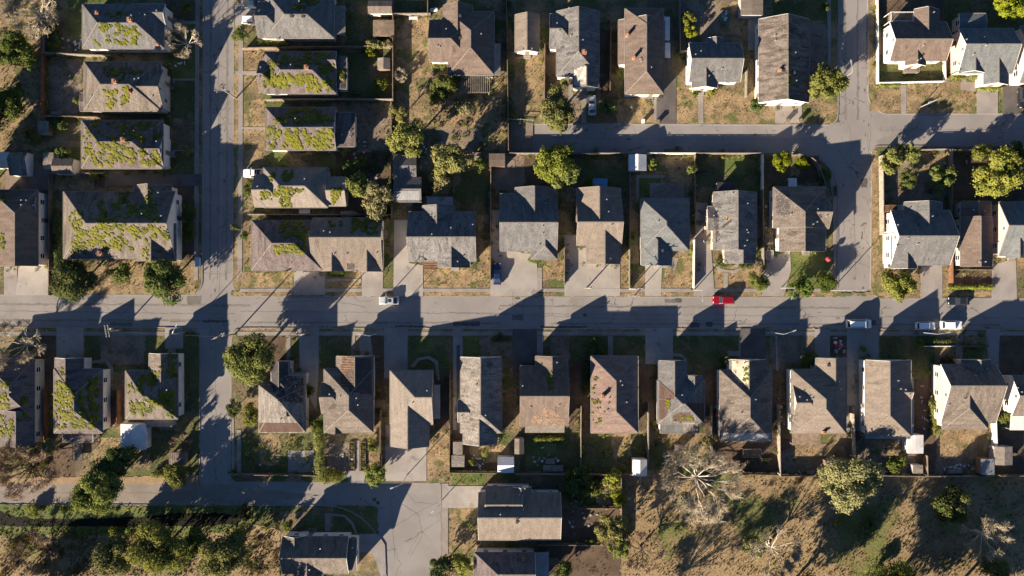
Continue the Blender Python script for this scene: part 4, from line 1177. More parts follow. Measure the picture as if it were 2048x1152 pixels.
hs('largest mossy house, long roof with a gable at each side, on the left street corner', 'greybrown', 'white', [(127, 383, 350, 517, 'x', 'hg', {'r': 447}), (268, 370, 343, 447, 'y', 'gg', {'dz': -.1}), (273, 447, 352, 522, 'y', 'gg', {'dz': -.1})],
   moss=[(140, 425, 165, 455, 14), (145, 450, 180, 508, 30), (180, 450, 250, 495, 46), (250, 450, 345, 478, 34), (200, 480, 272, 500, 10), (285, 478, 296, 520, 8), (180, 385, 215, 445, 10), (235, 380, 260, 405, 8), (205, 410, 320, 445, 40), (293, 375, 303, 410, 7)],
   chim=[(206, 508, .9, 1.3)], seed=4, front='E', ze=3.9)
hs('long dark house cut by the left edge, white wall facing its concrete drive', 'brown', 'white', [(-22, 380, 76, 532, 'y', 'hg', {'r': 29}), (48, 394, 71, 420, 'x', 'gg', {'dz': .55, 'p': .3, 'nowall': True})],
   moss=[(2, 460, 10, 495, 7), (0, 390, 10, 410, 5)], seed=5, front='E', ze=4.2)
# between the west street and the middle yards
hs('grey house under the top edge with dark roof vents, right of the west street', 'grey', 'grey', [(531, -17, 668, 76, 'x', 'hh', {'r': 29}), (516, 4, 575, 75, 'x', 'gh', {'dz': -.05})], moss=[(588, 0, 606, 18, 8), (612, 0, 636, 10, 8)], seed=6, front='W', boxes=3,
   porch=[(668, 10, 690, 70, 2.8, M_GREYWOOD, 'E')])
hs('house with a thick row of moss along its lit slope, below the board fence', 'purple', 'white', [(527, 104, 672, 187, 'x', 'hh', {'r': 140}), (519, 122, 560, 183, 'x', 'gh', {'dz': -.05}), (632, 103, 673, 145, 'x', 'hg', {'dz': -.1}), (670, 113, 693, 178, 'y', 'gg', {'dz': -.5, 'p': .25})],
   moss=[(530, 150, 575, 172, 26, 1.2), (575, 148, 628, 168, 30, 1.2), (535, 122, 552, 145, 10), (555, 105, 590, 130, 12), (590, 120, 615, 132, 6), (612, 104, 660, 128, 16), (628, 130, 665, 180, 24), (615, 172, 640, 183, 8), (673, 142, 688, 165, 8)], chim=[(615, 137)], seed=7, front='W')
hs('mossy house with a long gable ridge and a blue-grey flat annex on its right', 'purple', 'white', [(531, 215, 672, 300, 'x', 'hg', {'r': 255}), (670, 225, 710, 293, 'x', 'gg', {'dz': -.8, 'p': .08})],
   moss=[(532, 232, 560, 298, 24), (568, 218, 650, 232, 18), (560, 232, 668, 245, 44), (568, 256, 600, 298, 30), (600, 258, 668, 298, 50)], seed=8, front='W')
hs('pinkish tan roofed house with a small mossy annex, above the long twin house', 'sand', 'cream', [(527, 335, 656, 415, 'x', 'hh', {'r': 372}), (509, 350, 575, 414, 'x', 'gh', {'dz': -.05}), (655, 354, 692, 412, 'x', 'gg', {'dz': -.5})],
   moss=[(522, 380, 550, 398, 10), (556, 384, 586, 412, 18), (558, 372, 605, 382, 14), (565, 340, 590, 362, 12), (540, 345, 552, 365, 4), (664, 376, 682, 408, 12)], seed=9, front='W')
hs('long twin house with a mossy left half and a brown right half with two gables', 'purple', 'white', [(503, 441, 645, 541, 'x', 'hh', {'r': 487}), (625, 436, 765, 541, 'x', 'gg', {'r': 475, 'p': .46, 'roof': 'tan'}), (641, 486, 692, 542, 'y', 'gg', {'dz': -.15, 'roof': 'tan'}), (708, 480, 765, 543, 'y', 'gg', {'dz': -.1, 'roof': 'tan'})],
   moss=[(550, 490, 608, 506, 26), (560, 445, 612, 480, 34, 1.1), (660, 442, 685, 450, 5), (700, 440, 760, 468, 24)], seed=10, ze=3.3, vents=6,
   patches=[('charred_hole', [(694, 527), (708, 527), (708, 538), (694, 538)], M_CHAR)])  # dark patch over the gap between the two gables
hs('narrow outbuilding with a bluish metal lower roof behind the fence', 'grey', 'grey', [(786, 308, 833, 356, 'x', 'gg', {'p': .3}), (787, 354, 843, 405, 'x', 'gg', {'p': .35, 'dz': .1})], name='garage', seed=11, vents=1,
   patches=[('metal_sheet', [(788, 382), (843, 382), (843, 404), (788, 404)], M_METAL)], ze=2.6, gutter=False)
hs('weathered slate-grey house with front and back gables between two drives', 'slate', 'white', [(817, 424, 952, 523, 'x', 'gg', {'r': 474}), (845, 411, 909, 474, 'y', 'gg', {'r': 873, 'dz': -.2}), (876, 474, 940, 535, 'y', 'gg', {'r': 902, 'dz': -.05})],
   seed=12, vents=6, porch=[(853, 393, 906, 413, 2.6, M_METAL, 'N')])
# behind the north street
hs('large brown T-shaped house with a wooden pergola at its lower side', 'brown', 'white', [(896, 24, 988, 150, 'y', 'hh', {'r': 941}), (859, 40, 945, 123, 'x', 'gh', {'r': 77}), (887, 10, 945, 66, 'y', 'gg', {'dz': -.1})], seed=13, vents=6, boxes=2,
   porch=[(921, 150, 979, 186, 2.6, M_GREYWOOD, 'S', .05, True, 'pergola', True), (988, 86, 1001, 150, 2.5, M_TRIM, 'E', .3, True, 'awning')])
hs('pale cottage-sized outbuilding with a lit white gable wall, behind the dirt yard', 'tan', 'white', [(1030, 29, 1079, 104, 'y', 'gg', {'r': 1054})], name='outbuilding', ze=2.8, seed=14, vents=2)
hs('light grey house with a silver car standing at its front path', 'slate', 'white', [(1113, 22, 1198, 153, 'y', 'gh', {'r': 1157}), (1099, 28, 1157, 97, 'x', 'gh', {'r': 57}), (1146, 112, 1197, 175, 'y', 'hg')], seed=15, vents=5, chim=[(1168, 105, .9, .5)],
   patches=[('worn_patch', [(1148, 140), (1172, 130), (1173, 174), (1148, 174)], srf('worn_shingle', (.36, .34, .32), (.2, .18, .16), scale=.8, fine=4, famt=.4))])
hs('long brown house with two leaning chimney stacks and white awnings on its right', 'brown', 'white', [(1250, 17, 1327, 188, 'y', 'hh', {'r': 1293}), (1237, 40, 1329, 130, 'y', 'gg', {'r': 1293, 'dz': -.75, 'p': .6})], seed=16, vents=3, chim=[(1253, 73, .5, 1.6), (1266, 118, .5, 1.6)], trim=M_WHITE,
   porch=[(1327, 33, 1340, 80, 2.5, M_WMETAL, 'E', .2, True, 'awning'), (1327, 85, 1341, 115, 2.5, M_WMETAL, 'E', .2, True, 'awning')])
hs('small grey house with a front gable above a curved flower bed', 'grey', 'white', [(1378, 86, 1481, 163, 'x', 'gg', {'r': 117}), (1414, 76, 1446, 117, 'y', 'gg', {'dz': -.2}), (1384, 117, 1435, 176, 'y', 'gg', {'r': 1412, 'dz': -.05})], seed=17, trim=M_WHITE)
hs('streaky brown long gable-roofed house beside the corner tree', 'streak', 'white', [(1518, 38, 1618, 205, 'y', 'gg', {'r': 1576})], seed=18, vents=6, boxes=2, chim=[(1558, 142, .5, .8)], trim=M_WHITE,
   moss=[(1578, 50, 1582, 195, 14, .7)])
# north-east corner
hs('white-walled house with a roof deck at the back, inside the white corner fence', 'brown', 'white', [(1780, 44, 1893, 121, 'x', 'gg', {'r': 78}), (1829, 18, 1877, 78, 'y', 'gg', {'r': 1857, 'dz': -.1}), (1811, 78, 1852, 131, 'y', 'gg', {'r': 1835, 'dz': -.05})], seed=19, trim=M_WHITE, front='S', ze=3.8)
hs('bluish-grey roofed house with two front gables, beside the wide drive', 'bluegrey', 'pinkish', [(1917, 57, 2026, 146, 'x', 'gg', {'r': 88}), (1920, 88, 1973, 145, 'y', 'gg', {'r': 1951, 'dz': -.1}), (1968, 88, 2017, 169, 'y', 'gg', {'r': 1998, 'dz': -.05}), (1918, 27, 1972, 60, 'x', 'gg', {'dz': -.7, 'p': .2})], seed=20, ze=3.8, trim=M_WHITE)
hs('white house mostly cut off by the right edge at the top', 'grey', 'white', [(2040, 52, 2130, 165, 'x', 'gg')], seed=21, ze=3.8)
# between the two streets
hs('dark grey house with a bright blue car in its drive', 'grey', 'tan', [(1000, 388, 1114, 502, 'x', 'gg', {'r': 445}), (1030, 375, 1114, 445, 'y', 'gg', {'r': 1069, 'dz': -.15}), (1062, 445, 1114, 519, 'y', 'gh', {'r': 1090, 'dz': -.1})], seed=22)
hs('brownish house with a front wing over a double concrete drive, next to the wire trailer', 'tan', 'tan', [(1153, 396, 1243, 491, 'x', 'gg', {'r': 444}), (1153, 376, 1241, 444, 'y', 'gg', {'r': 1199, 'dz': -.05}), (1174, 444, 1241, 528, 'y', 'gg', {'r': 1210, 'dz': -.1})], seed=23)
hs('neat bluish-grey hip roof with a bay deck behind it and a curved front path', 'bluegrey', 'white', [(1282, 397, 1378, 501, 'y', 'hh', {'r': 1333}), (1283, 450, 1344, 531, 'y', 'hg', {'r': 1315, 'dz': -.05})], seed=24, boxes=1, vents=3)
hs('grey house with torn shingles and debris along its left slope', 'slate', 'tan', [(1427, 384, 1513, 500, 'y', 'gg', {'r': 1476}), (1415, 413, 1460, 460, 'x', 'gg', {'dz': .05, 'p': .25}), (1450, 455, 1511, 527, 'y', 'gg', {'r': 1486, 'dz': -.1})], seed=25, vents=8,
   patches=[('torn_shingles', [(1430, 422), (1435, 420), (1437, 450), (1440, 480), (1432, 485), (1428, 460)], M_CHAR, {'hole': .35}), ('torn_shingles', [(1440, 440), (1458, 425), (1470, 440), (1455, 450)], M_WOOD, {'hole': .7}), ('tar_mark', [(1443, 453), (1462, 438), (1464, 442), (1446, 456)], M_FELT, {'step': 1.5})],
   porch=[(1435, 364, 1471, 384, 2.6, M_FELT, 'N')])
hs('brown weathered house with a right-hand gable inside the curved street corner', 'greybrown', 'white', [(1547, 374, 1651, 456, 'y', 'hg', {'r': 1610}), (1559, 440, 1651, 503, 'y', 'gg', {'r': 1610, 'dz': -.05}), (1612, 396, 1658, 457, 'x', 'gg', {'r': 424, 'dz': -.1})], seed=26, vents=5,
   porch=[(1577, 356, 1594, 374, 2.5, M_WMETAL, 'N', .2, True, 'awning')], patches=[('worn_patch', [(1552, 382), (1580, 382), (1580, 430), (1552, 430)], roof_mat('dark', 'y'), {'off': .02, 'hole': .35, 'step': 2})])
# east block
hs('tall white-walled house with a tree shadow on its roof, right of the side street', 'grey', 'white', [(1782, 421, 1900, 530, 'x', 'gg', {'r': 472}), (1809, 404, 1884, 472, 'y', 'gg', {'r': 1858, 'dz': -.15}), (1783, 472, 1834, 537, 'y', 'gg', {'r': 1815, 'dz': -.05})], seed=27, ze=4.0, trim=M_WHITE)
hs('narrow brown gable house with a dark right slope, between two drives', 'brown', 'pinkish', [(1921, 434, 1985, 533, 'y', 'gg', {'r': 1962}), (1921, 403, 1982, 436, 'y', 'gg', {'dz': -.8, 'p': .3})], seed=28, ze=3.8)
hs('house with salmon side wall, cut off by the right edge above the main street', 'bluegrey', 'pinkish', [(1998, 404, 2120, 511, 'x', 'gg', {'r': 451}), (2012, 451, 2080, 516, 'y', 'gg', {'r': 2040, 'dz': -.1})], seed=29, ze=3.9)
# south-west block
hs('mossy house with a beige wall, cut by the left edge below the main street', 'purple', 'cream', [(-36, 718, 69, 840, 'y', 'hh', {'r': 17}), (-10, 820, 69, 890, 'y', 'gg', {'r': 31, 'dz': -.1})], moss=[(0, 765, 14, 815, 14), (18, 840, 28, 888, 10), (0, 830, 16, 888, 8), (40, 790, 55, 810, 4), (36, 826, 56, 838, 4)], seed=30, ze=4.0, front='N')
hs('mossy L-shaped house with white right wall, middle one of the lower left block', 'purple', 'white', [(108, 738, 205, 866, 'y', 'hh', {'r': 147}), (110, 716, 167, 800, 'y', 'gg', {'r': 130, 'dz': -.1}), (126, 860, 186, 884, 'x', 'gg', {'dz': -.9, 'p': .15})],
   moss=[(110, 765, 146, 850, 60), (125, 770, 146, 815, 20), (135, 820, 190, 858, 34), (158, 780, 166, 818, 9), (180, 758, 202, 830, 34), (122, 730, 128, 750, 3), (185, 830, 196, 845, 5), (112, 850, 130, 862, 5)], seed=31, ze=3.9, front='N', trim=M_WHITE)
hs('mossy house with a bright white right wall at the lower left crossroads', 'greybrown', 'white', [(251, 741, 356, 838, 'x', 'hh'), (298, 707, 356, 795, 'y', 'gg', {'r': 321, 'dz': -.05})],
   moss=[(258, 765, 285, 830, 26), (280, 798, 320, 822, 20), (280, 745, 308, 768, 16), (336, 710, 352, 758, 12), (310, 735, 320, 760, 5), (318, 782, 350, 818, 22), (330, 820, 350, 836, 6)], seed=32, ze=3.9, front='N', trim=M_WHITE)
# south row, left to right
hs('burnt house with a charred collapsed roof patch, first south of the crossroads', 'pale', 'grey', [(517, 770, 612, 866, 'x', 'hh', {'r': 800}), (541, 722, 580, 800, 'y', 'gg', {'dz': .1}), (545, 745, 612, 830, 'y', 'hg', {'dz': -.1, 'r': 572})], seed=33, vents=2, gutter=False,
   patches=[('burnt_roof', [(556, 765), (575, 752), (610, 755), (609, 808), (560, 802), (550, 785)], M_CHAR, {'off': .06, 'hole': .12}), ('felt_roof', [(543, 724), (578, 724), (578, 748), (560, 760), (545, 790)], M_FELT, {'off': .03}), ('brown_panel', [(518, 846), (604, 846), (606, 864), (518, 864)], roof_mat('patch', 'x'), {'off': .03})])
M_RAFTER = add_wave(srf('bare_rafters', (0.17, 0.1, 0.065), (0.1, 0.06, 0.04), scale=1.2, fine=6, famt=.4, bump=.6), 'Y', .55, .6)
hs('fire-damaged house with exposed brown rafters and a black right slope', 'greybrown', 'white', [(648, 738, 746, 865, 'y', 'hh', {'r': 697}), (673, 712, 747, 800, 'y', 'gg', {'r': 709, 'dz': -.05}), (643, 765, 700, 827, 'x', 'gh', {'r': 795, 'dz': -.1}), (656, 842, 688, 866, 'y', 'gg', {'dz': -.2})], seed=34, vents=4,
   patches=[('exposed_rafters', [(683, 714), (707, 714), (707, 770), (690, 775), (681, 770)], M_RAFTER, {'off': .05, 'hole': .14}), ('burnt_roof', [(707, 716), (744, 716), (744, 790), (700, 784), (698, 772), (708, 765)], M_FELT, {'off': .04}), ('burnt_roof', [(690, 745), (706, 740), (712, 775), (700, 782)], M_CHAR, {'off': .09, 'hole': .35})])
hs('clean sand-coloured roof in an L over a wide driveway, south of the main street', 'sand', 'tan', [(780, 741, 866, 849, 'x', 'hg', {'r': 795}), (781, 795, 858, 893, 'y', 'gg', {'r': 815, 'dz': -.05})], seed=35, vents=2, patches=[], porch=[(868, 770, 880, 838, 2.4, M_METAL, 'E', .2)])
hs('stained pale roof with a dark mouldy right slope and white trimmed rear gable', 'pale', 'white', [(921, 714, 1003, 866, 'y', 'gh', {'r': 961}), (916, 799, 961, 845, 'x', 'gh', {'r': 825, 'dz': -.05}), (926, 820, 995, 888, 'y', 'gg', {'r': 958, 'dz': -.2})], seed=36, vents=3, trim=M_WHITE)
hs('brown house with a stripped planked rear roof', 'brown', 'brown', [(1040, 732, 1136, 851, 'x', 'gg', {'r': 793}), (1071, 712, 1135, 793, 'y', 'gg', {'r': 1104, 'dz': -.1}), (1052, 793, 1134, 850, 'y', 'gh', {'r': 1094, 'dz': -.1})], seed=37, vents=4,
   moss=[(1099, 745, 1104, 780, 6)], patches=[('bare_boards', [(1088, 815), (1110, 822), (1130, 842), (1128, 852), (1060, 852), (1062, 838)], srf('bare_boards', (.2, .135, .095), (.125, .085, .06), scale=1.2, fine=4, famt=.4, bump=.5), {'off': .04, 'hole': .25, 'step': 2})],
   porch=[(1050, 849, 1129, 866, 2.6, M_GREYWOOD, 'S', .3)])
hs('pinkish hip-roofed house with thin moss on its left slope and a leaning chimney', 'pink', 'tan', [(1182, 712, 1276, 866, 'y', 'hh', {'r': 1232})], seed=38, ze=4.5, pitch=.46, vents=6, chim=[(1206, 791, .6, 1.2)],
   moss=[(1185, 750, 1196, 785, 7, .45), (1184, 795, 1200, 850, 14, .45), (1195, 820, 1216, 850, 6, .4)])
hs('grey-tan house patched with brown squares and two front gables', 'grey', 'white', [(1315, 760, 1408, 848, 'x', 'hh'), (1318, 721, 1373, 800, 'y', 'gg', {'r': 1349, 'dz': .1}), (1366, 751, 1405, 800, 'y', 'gg', {'r': 1389, 'dz': -.2}), (1320, 830, 1398, 866, 'x', 'gg', {'dz': -.4, 'p': .2})], seed=39, vents=3,
   moss=[(1331, 800, 1340, 815, 7, .8), (1362, 832, 1385, 843, 8, .7)],
   patches=[('brown_shingles', [(1318, 765), (1349, 785), (1349, 797), (1318, 799)], roof_mat('patch', 'x')), ('brown_shingles', [(1318, 800), (1336, 800), (1338, 815), (1330, 840), (1318, 838)], roof_mat('patch', 'x')), ('brown_shingles', [(1372, 806), (1408, 806), (1408, 845), (1395, 832)], roof_mat('patch', 'x')), ('brown_shingles', [(1345, 832), (1360, 825), (1380, 826), (1390, 842), (1345, 844)], roof_mat('patch', 'x')), ('grey_sheet', [(1366, 845), (1398, 845), (1398, 864), (1366, 864)], M_GREYWOOD)])
hs('dark weathered house under bare tree shadows, with a rust-spotted white front gable', 'greybrown', 'white', [(1440, 740, 1543, 881, 'y', 'hh', {'r': 1500}), (1460, 719, 1532, 800, 'y', 'gg', {'r': 1498, 'dz': .1})], seed=40, vents=3, trim=M_WHITE,
   patches=[('rusty_sheet', [(1461, 721), (1496, 721), (1496, 770), (1478, 765), (1462, 742)], srf('rusty_white', (.38, .33, .27), (.3, .24, .18), scale=.6, fine=4, famt=.2, c3=(.14, .075, .03), t3=.55, s3=.7)), ('metal_sheet', [(1445, 866), (1541, 866), (1541, 880), (1445, 880)], M_METAL)], moss=[(1488, 735, 1497, 768, 7, .7)])
hs('large tan cross-gabled house with a white windowed left wall and toys in its front yard', 'tan', 'white', [(1583, 739, 1692, 867, 'y', 'hh', {'r': 1652}), (1632, 716, 1692, 800, 'y', 'gg', {'r': 1671, 'dz': -.05}), (1585, 766, 1652, 846, 'x', 'gh', {'r': 806, 'dz': -.1})], seed=41, ze=4.0, vents=6, boxes=1, chim=[(1646, 864, .6, .9)],
   porch=[(1585, 866, 1641, 891, 2.6, M_WOOD, 'S', .2)])
hs('weathered streaky house with white left wall, metal lean-tos and a blue rear eave', 'tan', 'white', [(1731, 720, 1822, 872, 'y', 'gh', {'r': 1780}), (1786, 765, 1822, 802, 'x', 'hg', {'dz': -.2})], seed=42, ze=4.0, vents=4, trim=M_WHITE,
   porch=[(1815, 754, 1829, 872, 2.7, M_METAL, 'E', .3), (1732, 866, 1822, 878, 3.0, M_METAL, 'S', .2)])
hs('white-trimmed grey house with a pinkish left wall, cross gable and bright fence on its right', 'greybrown', 'pinkish', [(1882, 729, 1992, 846, 'x', 'gg', {'r': 772}), (1923, 719, 1982, 772, 'y', 'gg', {'r': 1962, 'dz': -.1}), (1885, 772, 1976, 858, 'y', 'gh', {'r': 1939, 'dz': -.05})], seed=43, ze=4.1, trim=M_WHITE)
hs('white house cut off by the right edge below the main street', 'greybrown', 'white', [(2024, 751, 2110, 831, 'x', 'gg', {'r': 792})], seed=44, ze=4.2, trim=M_WHITE, porch=[(2022, 829, 2062, 861, 2.8, M_WMETAL, 'S', .3)])
# bottom
hs('brown-tan house with a dark upper slope, right of the bending street', 'tan', 'white', [(957, 985, 1121, 1080, 'x', 'gg', {'r': 1036}), (971, 973, 1044, 1046, 'x', 'gg', {'r': 1010, 'dz': -.05}), (1022, 974, 1062, 1036, 'y', 'gg', {'r': 1042, 'dz': -.1})], seed=45, vents=6, boxes=2, trim=M_WHITE, front='W')
hs('house with a dark slope facing the curved pavement and white porch, inside the street bend', 'greybrown', 'white', [(565, 1073, 697, 1147, 'x', 'gg', {'r': 1117}), (565, 1072, 612, 1117, 'y', 'gg', {'r': 588, 'dz': -.1}), (588, 1117, 642, 1175, 'y', 'gg', {'r': 613, 'dz': -.05}), (692, 1077, 714, 1142, 'x', 'gg', {'dz': -.4, 'p': .2})], seed=46, vents=5, trim=M_WHITE, front='N')
hs('dark purple-grey roof cut by the bottom edge, with a blue metal side roof', 'purple', 'white', [(948, 1105, 1070, 1200, 'x', 'hg', {'r': 1150})], seed=47, vents=3, chim=[(1046, 1118, .6, .5)], porch=[(1067, 1105, 1098, 1165, 2.7, M_METAL, 'E', .3)], trim=M_WHITE)

# ------------------------------------------------------------------ sheds and outbuildings
shed('shed', 'grey gable shed at the end of the fence, beside the third mossy house', 105, 317, 147, 348, 'x', 2.6, roof_mat('greybrown', 'x'), 'cream')
shed('shed', 'pale blue-white metal shed cut by the left edge', -14, 304, 18, 336, 'x', 2.3, M_WMETAL, 'white')
shed('shed', 'half dark, half pale patched shed second from the left edge', 19, 304, 54, 351, 'x', 2.3, roof_mat('pale', 'x'), 'white', r=317)
shed('shed', 'tiny open-topped hut left of the grey gable shed', 86, 305, 107, 339, 'x', 2.0, M_GREYWOOD, 'grey', flat=True)
shed('shed', 'small slatted pallet hut in the far left yard', 75, 242, 97, 270, 'x', 1.5, M_GREYWOOD, 'brown', flat=True)
shed('shed', 'grey gabled shed at the top edge, beside the green back lawn', 736, 1, 784, 27, 'x', 2.4, roof_mat('tan', 'x'), 'cream')
shed('shed', 'collapsing brown shed roof below the gabled one', 746, 40, 788, 72, 'y', 1.9, M_WOOD, 'brown', flat=True)
shed('shed', 'small old pale shed among shrubs on the green back lawn', 755, 116, 780, 139, 'y', 1.9, M_GREYWOOD, 'brown')
shed('shed', 'plain brown flat-roofed shed by the fence corner', 978, 307, 1010, 333, 'x', 2.2, roof_mat('brown', 'x'), 'brown', flat=True)
shed('chicken_coop', 'open coop with a pinkish roof strip and hens run', 923, 298, 947, 308, 'x', 1.6, roof_mat('pink', 'x'), 'brown', flat=True, cat='coop')
shed('shed', 'little grey box shed right of the coop', 948, 305, 961, 319, 'x', 1.5, M_GREYWOOD, 'grey', flat=True)
shed('shed', 'flat pale roofed shed at the top edge left of the streaky house', 1482, -12, 1526, 30, 'y', 2.4, roof_mat('tan', 'y'), 'grey', flat=True)
shed('shed', 'white metal gable shed in the fence corner behind the neat hip-roofed house', 1258, 309, 1293, 341, 'y', 2.3, M_WMETAL, 'white')
shed('shed', 'tiny bluish tarp-covered shed behind the brownish house', 1186, 357, 1215, 376, 'x', 1.8, M_BLUETARP, 'white', flat=True)
shed('shed', 'small brown lidded shed in the shaded drive', 1530, 466, 1546, 489, 'y', 1.7, roof_mat('brown', 'y'), 'brown', flat=True)
shed('shed', 'bright white metal shed behind the corner mossy house', 241, 848, 292, 899, 'y', 2.6, M_WMETAL, 'white', pitch=.2)
shed('shed', 'grey lean-to hut between the white metal shed and the mossy house', 290, 839, 344, 854, 'x', 2.3, M_GREYWOOD, 'grey', flat=True)
shed('pergola', 'small square slatted garden shelter near the bright yellow-green tree', 338, 905, 370, 930, 'x', 2.0, add_wave(srf('slat_wood', (.2, .16, .13), (.15, .12, .1), scale=1, fine=6, famt=.3), 'X', .5, .5), 'brown', flat=True, cat='garden shelter')
shed('shed', 'white gable shed alone at the edge of the rough field', 1265, 919, 1294, 952, 'y', 2.3, M_WMETAL, 'white')
shed('shed', 'two-tone metal shed behind the stained pale roofed house', 995, 914, 1028, 946, 'x', 2.3, M_WMETAL, 'grey', r=931)
shed('shed', 'narrow upright pale shed left of the shaded back lawn', 1029, 877, 1048, 908, 'y', 2.1, roof_mat('tan', 'y'), 'grey')
shed('shed', 'long brown back shed along the fence, upper half', 906, 884, 925, 913, 'y', 2.0, M_GREYWOOD, 'brown', flat=True)
shed('shed', 'pale lower shed adjoining the long brown back shed', 903, 911, 929, 934, 'x', 2.1, roof_mat('pale', 'x'), 'brown', flat=True)
shed('shed', 'striped corrugated metal shed by the field fence', 1963, 918, 1989, 950, 'y', 2.3, M_METAL, 'brown', flat=True)
shed('shed', 'weathered wooden shed right of the striped metal shed', 1989, 893, 2025, 930, 'y', 2.2, M_GREYWOOD, 'grey', pitch=.2)
shed('shed', 'small grey box shed in the fence corner behind the streaky house', 1826, 930, 1846, 947, 'x', 1.9, M_GREYWOOD, 'grey', flat=True)
shed('shed', 'bluish white annex shed behind the streaky weathered house', 1815, 870, 1847, 907, 'y', 2.4, M_WMETAL, 'white', flat=True)
shed('shed', 'narrow brown wooden shed beside the big bare tree', 1467, 922, 1480, 947, 'y', 1.9, M_WOOD, 'brown', flat=True)
shed('shed', 'tiny purplish hut on the dry lawn behind the patched house', 1350, 890, 1364, 907, 'y', 1.6, roof_mat('purple', 'y'), 'brown', flat=True)
shed('shed', 'wide pale brown shelter under the olive tree at the field edge', 1651, 921, 1702, 944, 'x', 2.0, M_GREYWOOD, 'brown', flat=True)

# decks, benches and other things in the yards
def deck(label, pts, z, mat=M_GREYWOOD, rails=True, name='wooden_deck', cat='deck'):
    W = [P(x, y, z) for x, y in pts]
    cx = sum(p[0] for p in W) / len(W); cy = sum(p[1] for p in W) / len(W)
    root = empty(name, (cx, cy, 0), label, cat, 'decks behind the houses')
    b = MB(); n = len(W)
    b.face([(x - cx, y - cy, z) for x, y in W])
    for i in range(n):
        p, q = W[i], W[(i + 1) % n]; b.face([(p[0] - cx, p[1] - cy, z - .2), (q[0] - cx, q[1] - cy, z - .2), (q[0] - cx, q[1] - cy, z), (p[0] - cx, p[1] - cy, z)])
    b.build('deck_floor', mat, root, recalc=True)
    r = MB()
    for i in range(n):
        p, q = W[i], W[(i + 1) % n]
        a = (p[0] - cx, p[1] - cy); c = (q[0] - cx, q[1] - cy)
        r.bar((*a, z + .9), (*c, z + .9), .08, .08); r.bar((*a, 0), (*a, z + .9), .1, .1)
        k = max(1, int(math.hypot(c[0] - a[0], c[1] - a[1]) / .4))
        for j in range(1, k):
            t = j / k; x, y = a[0] + (c[0] - a[0]) * t, a[1] + (c[1] - a[1]) * t
            r.bar((x, y, z), (x, y, z + .9), .04, .04)
    r.build('railing', mat if not rails == 'white' else M_WHITE, root)
    return root
deck('raised dark wooden deck with white railing behind the white-walled corner house', [(1778, 27), (1824, 27), (1824, 44), (1778, 44)], 2.6, M_WOOD, 'white')
deck('grey deck with bay-shaped edge behind the neat bluish-grey house', [(1302, 396), (1312, 376), (1330, 368), (1352, 368), (1366, 378), (1366, 396)], .6)
deck('small wooden front porch with steps at the white-walled corner house', [(1809, 130), (1836, 130), (1834, 146), (1808, 146)], .7, M_GREYWOOD)
deck('square brown roof terrace at the back corner of the tall white-walled house', [(1772, 411), (1790, 411), (1790, 424), (1772, 424)], 2.4, M_REDWOOD)
deck('low wooden stair landing below the L-shaped mossy house', [(150, 884), (162, 884), (165, 920), (150, 920)], .8, M_GREYWOOD)
deck('weathered deck at the back of the narrow brown house', [(1923, 403), (1966, 403), (1966, 416), (1923, 416)], .9)
deck('dark deck behind the tan cross-gabled house corner', [(1484, 897), (1520, 897), (1520, 913), (1484, 913)], .4, M_WOOD)
deck('dark boarded platform beside the small house cut by the bottom edge', [(1098, 1116), (1116, 1116), (1116, 1130), (1098, 1130)], .8, M_WOOD)

def table(label, x0, y0, x1, y1, h=.75, mat=M_GREYWOOD):
    (X0, Yn), (X1, Ys) = P(x0, y0, h), P(x1, y1, h); cx, cy = (X0 + X1) / 2, (Yn + Ys) / 2
    root = empty('garden_table', (cx, cy, 0), label, 'table')
    b = MB(); b.box(X0 - cx, Ys - cy, h - .06, X1 - cx, Yn - cy, h); b.build('table_top', mat, root)
    for sx in (X0 - cx + .1, X1 - cx - .1):
        for sy in (Ys - cy + .1, Yn - cy - .1):
            l = MB(); l.box(sx - .05, sy - .05, 0, sx + .05, sy + .05, h - .06); l.build('leg', mat, root)
table('long grey work table on the shaded back lawn by the field fence', 1086, 930, 1127, 943)
table('pale table pushed against the lush shaded lawn, above the long work table', 1091, 917, 1110, 928)
table('white trestle table against the top wall of the dry yard', 818, 33, 835, 39, .8, M_WMETAL)
table('white table on the dark side yard of the pinkish tan roofed house', 598, 418, 620, 427, .8, M_WMETAL)
table('wide wooden cart platform with rusty slats at the slate-grey house', 847, 524, 874, 539, 1.0, M_RAFTER)

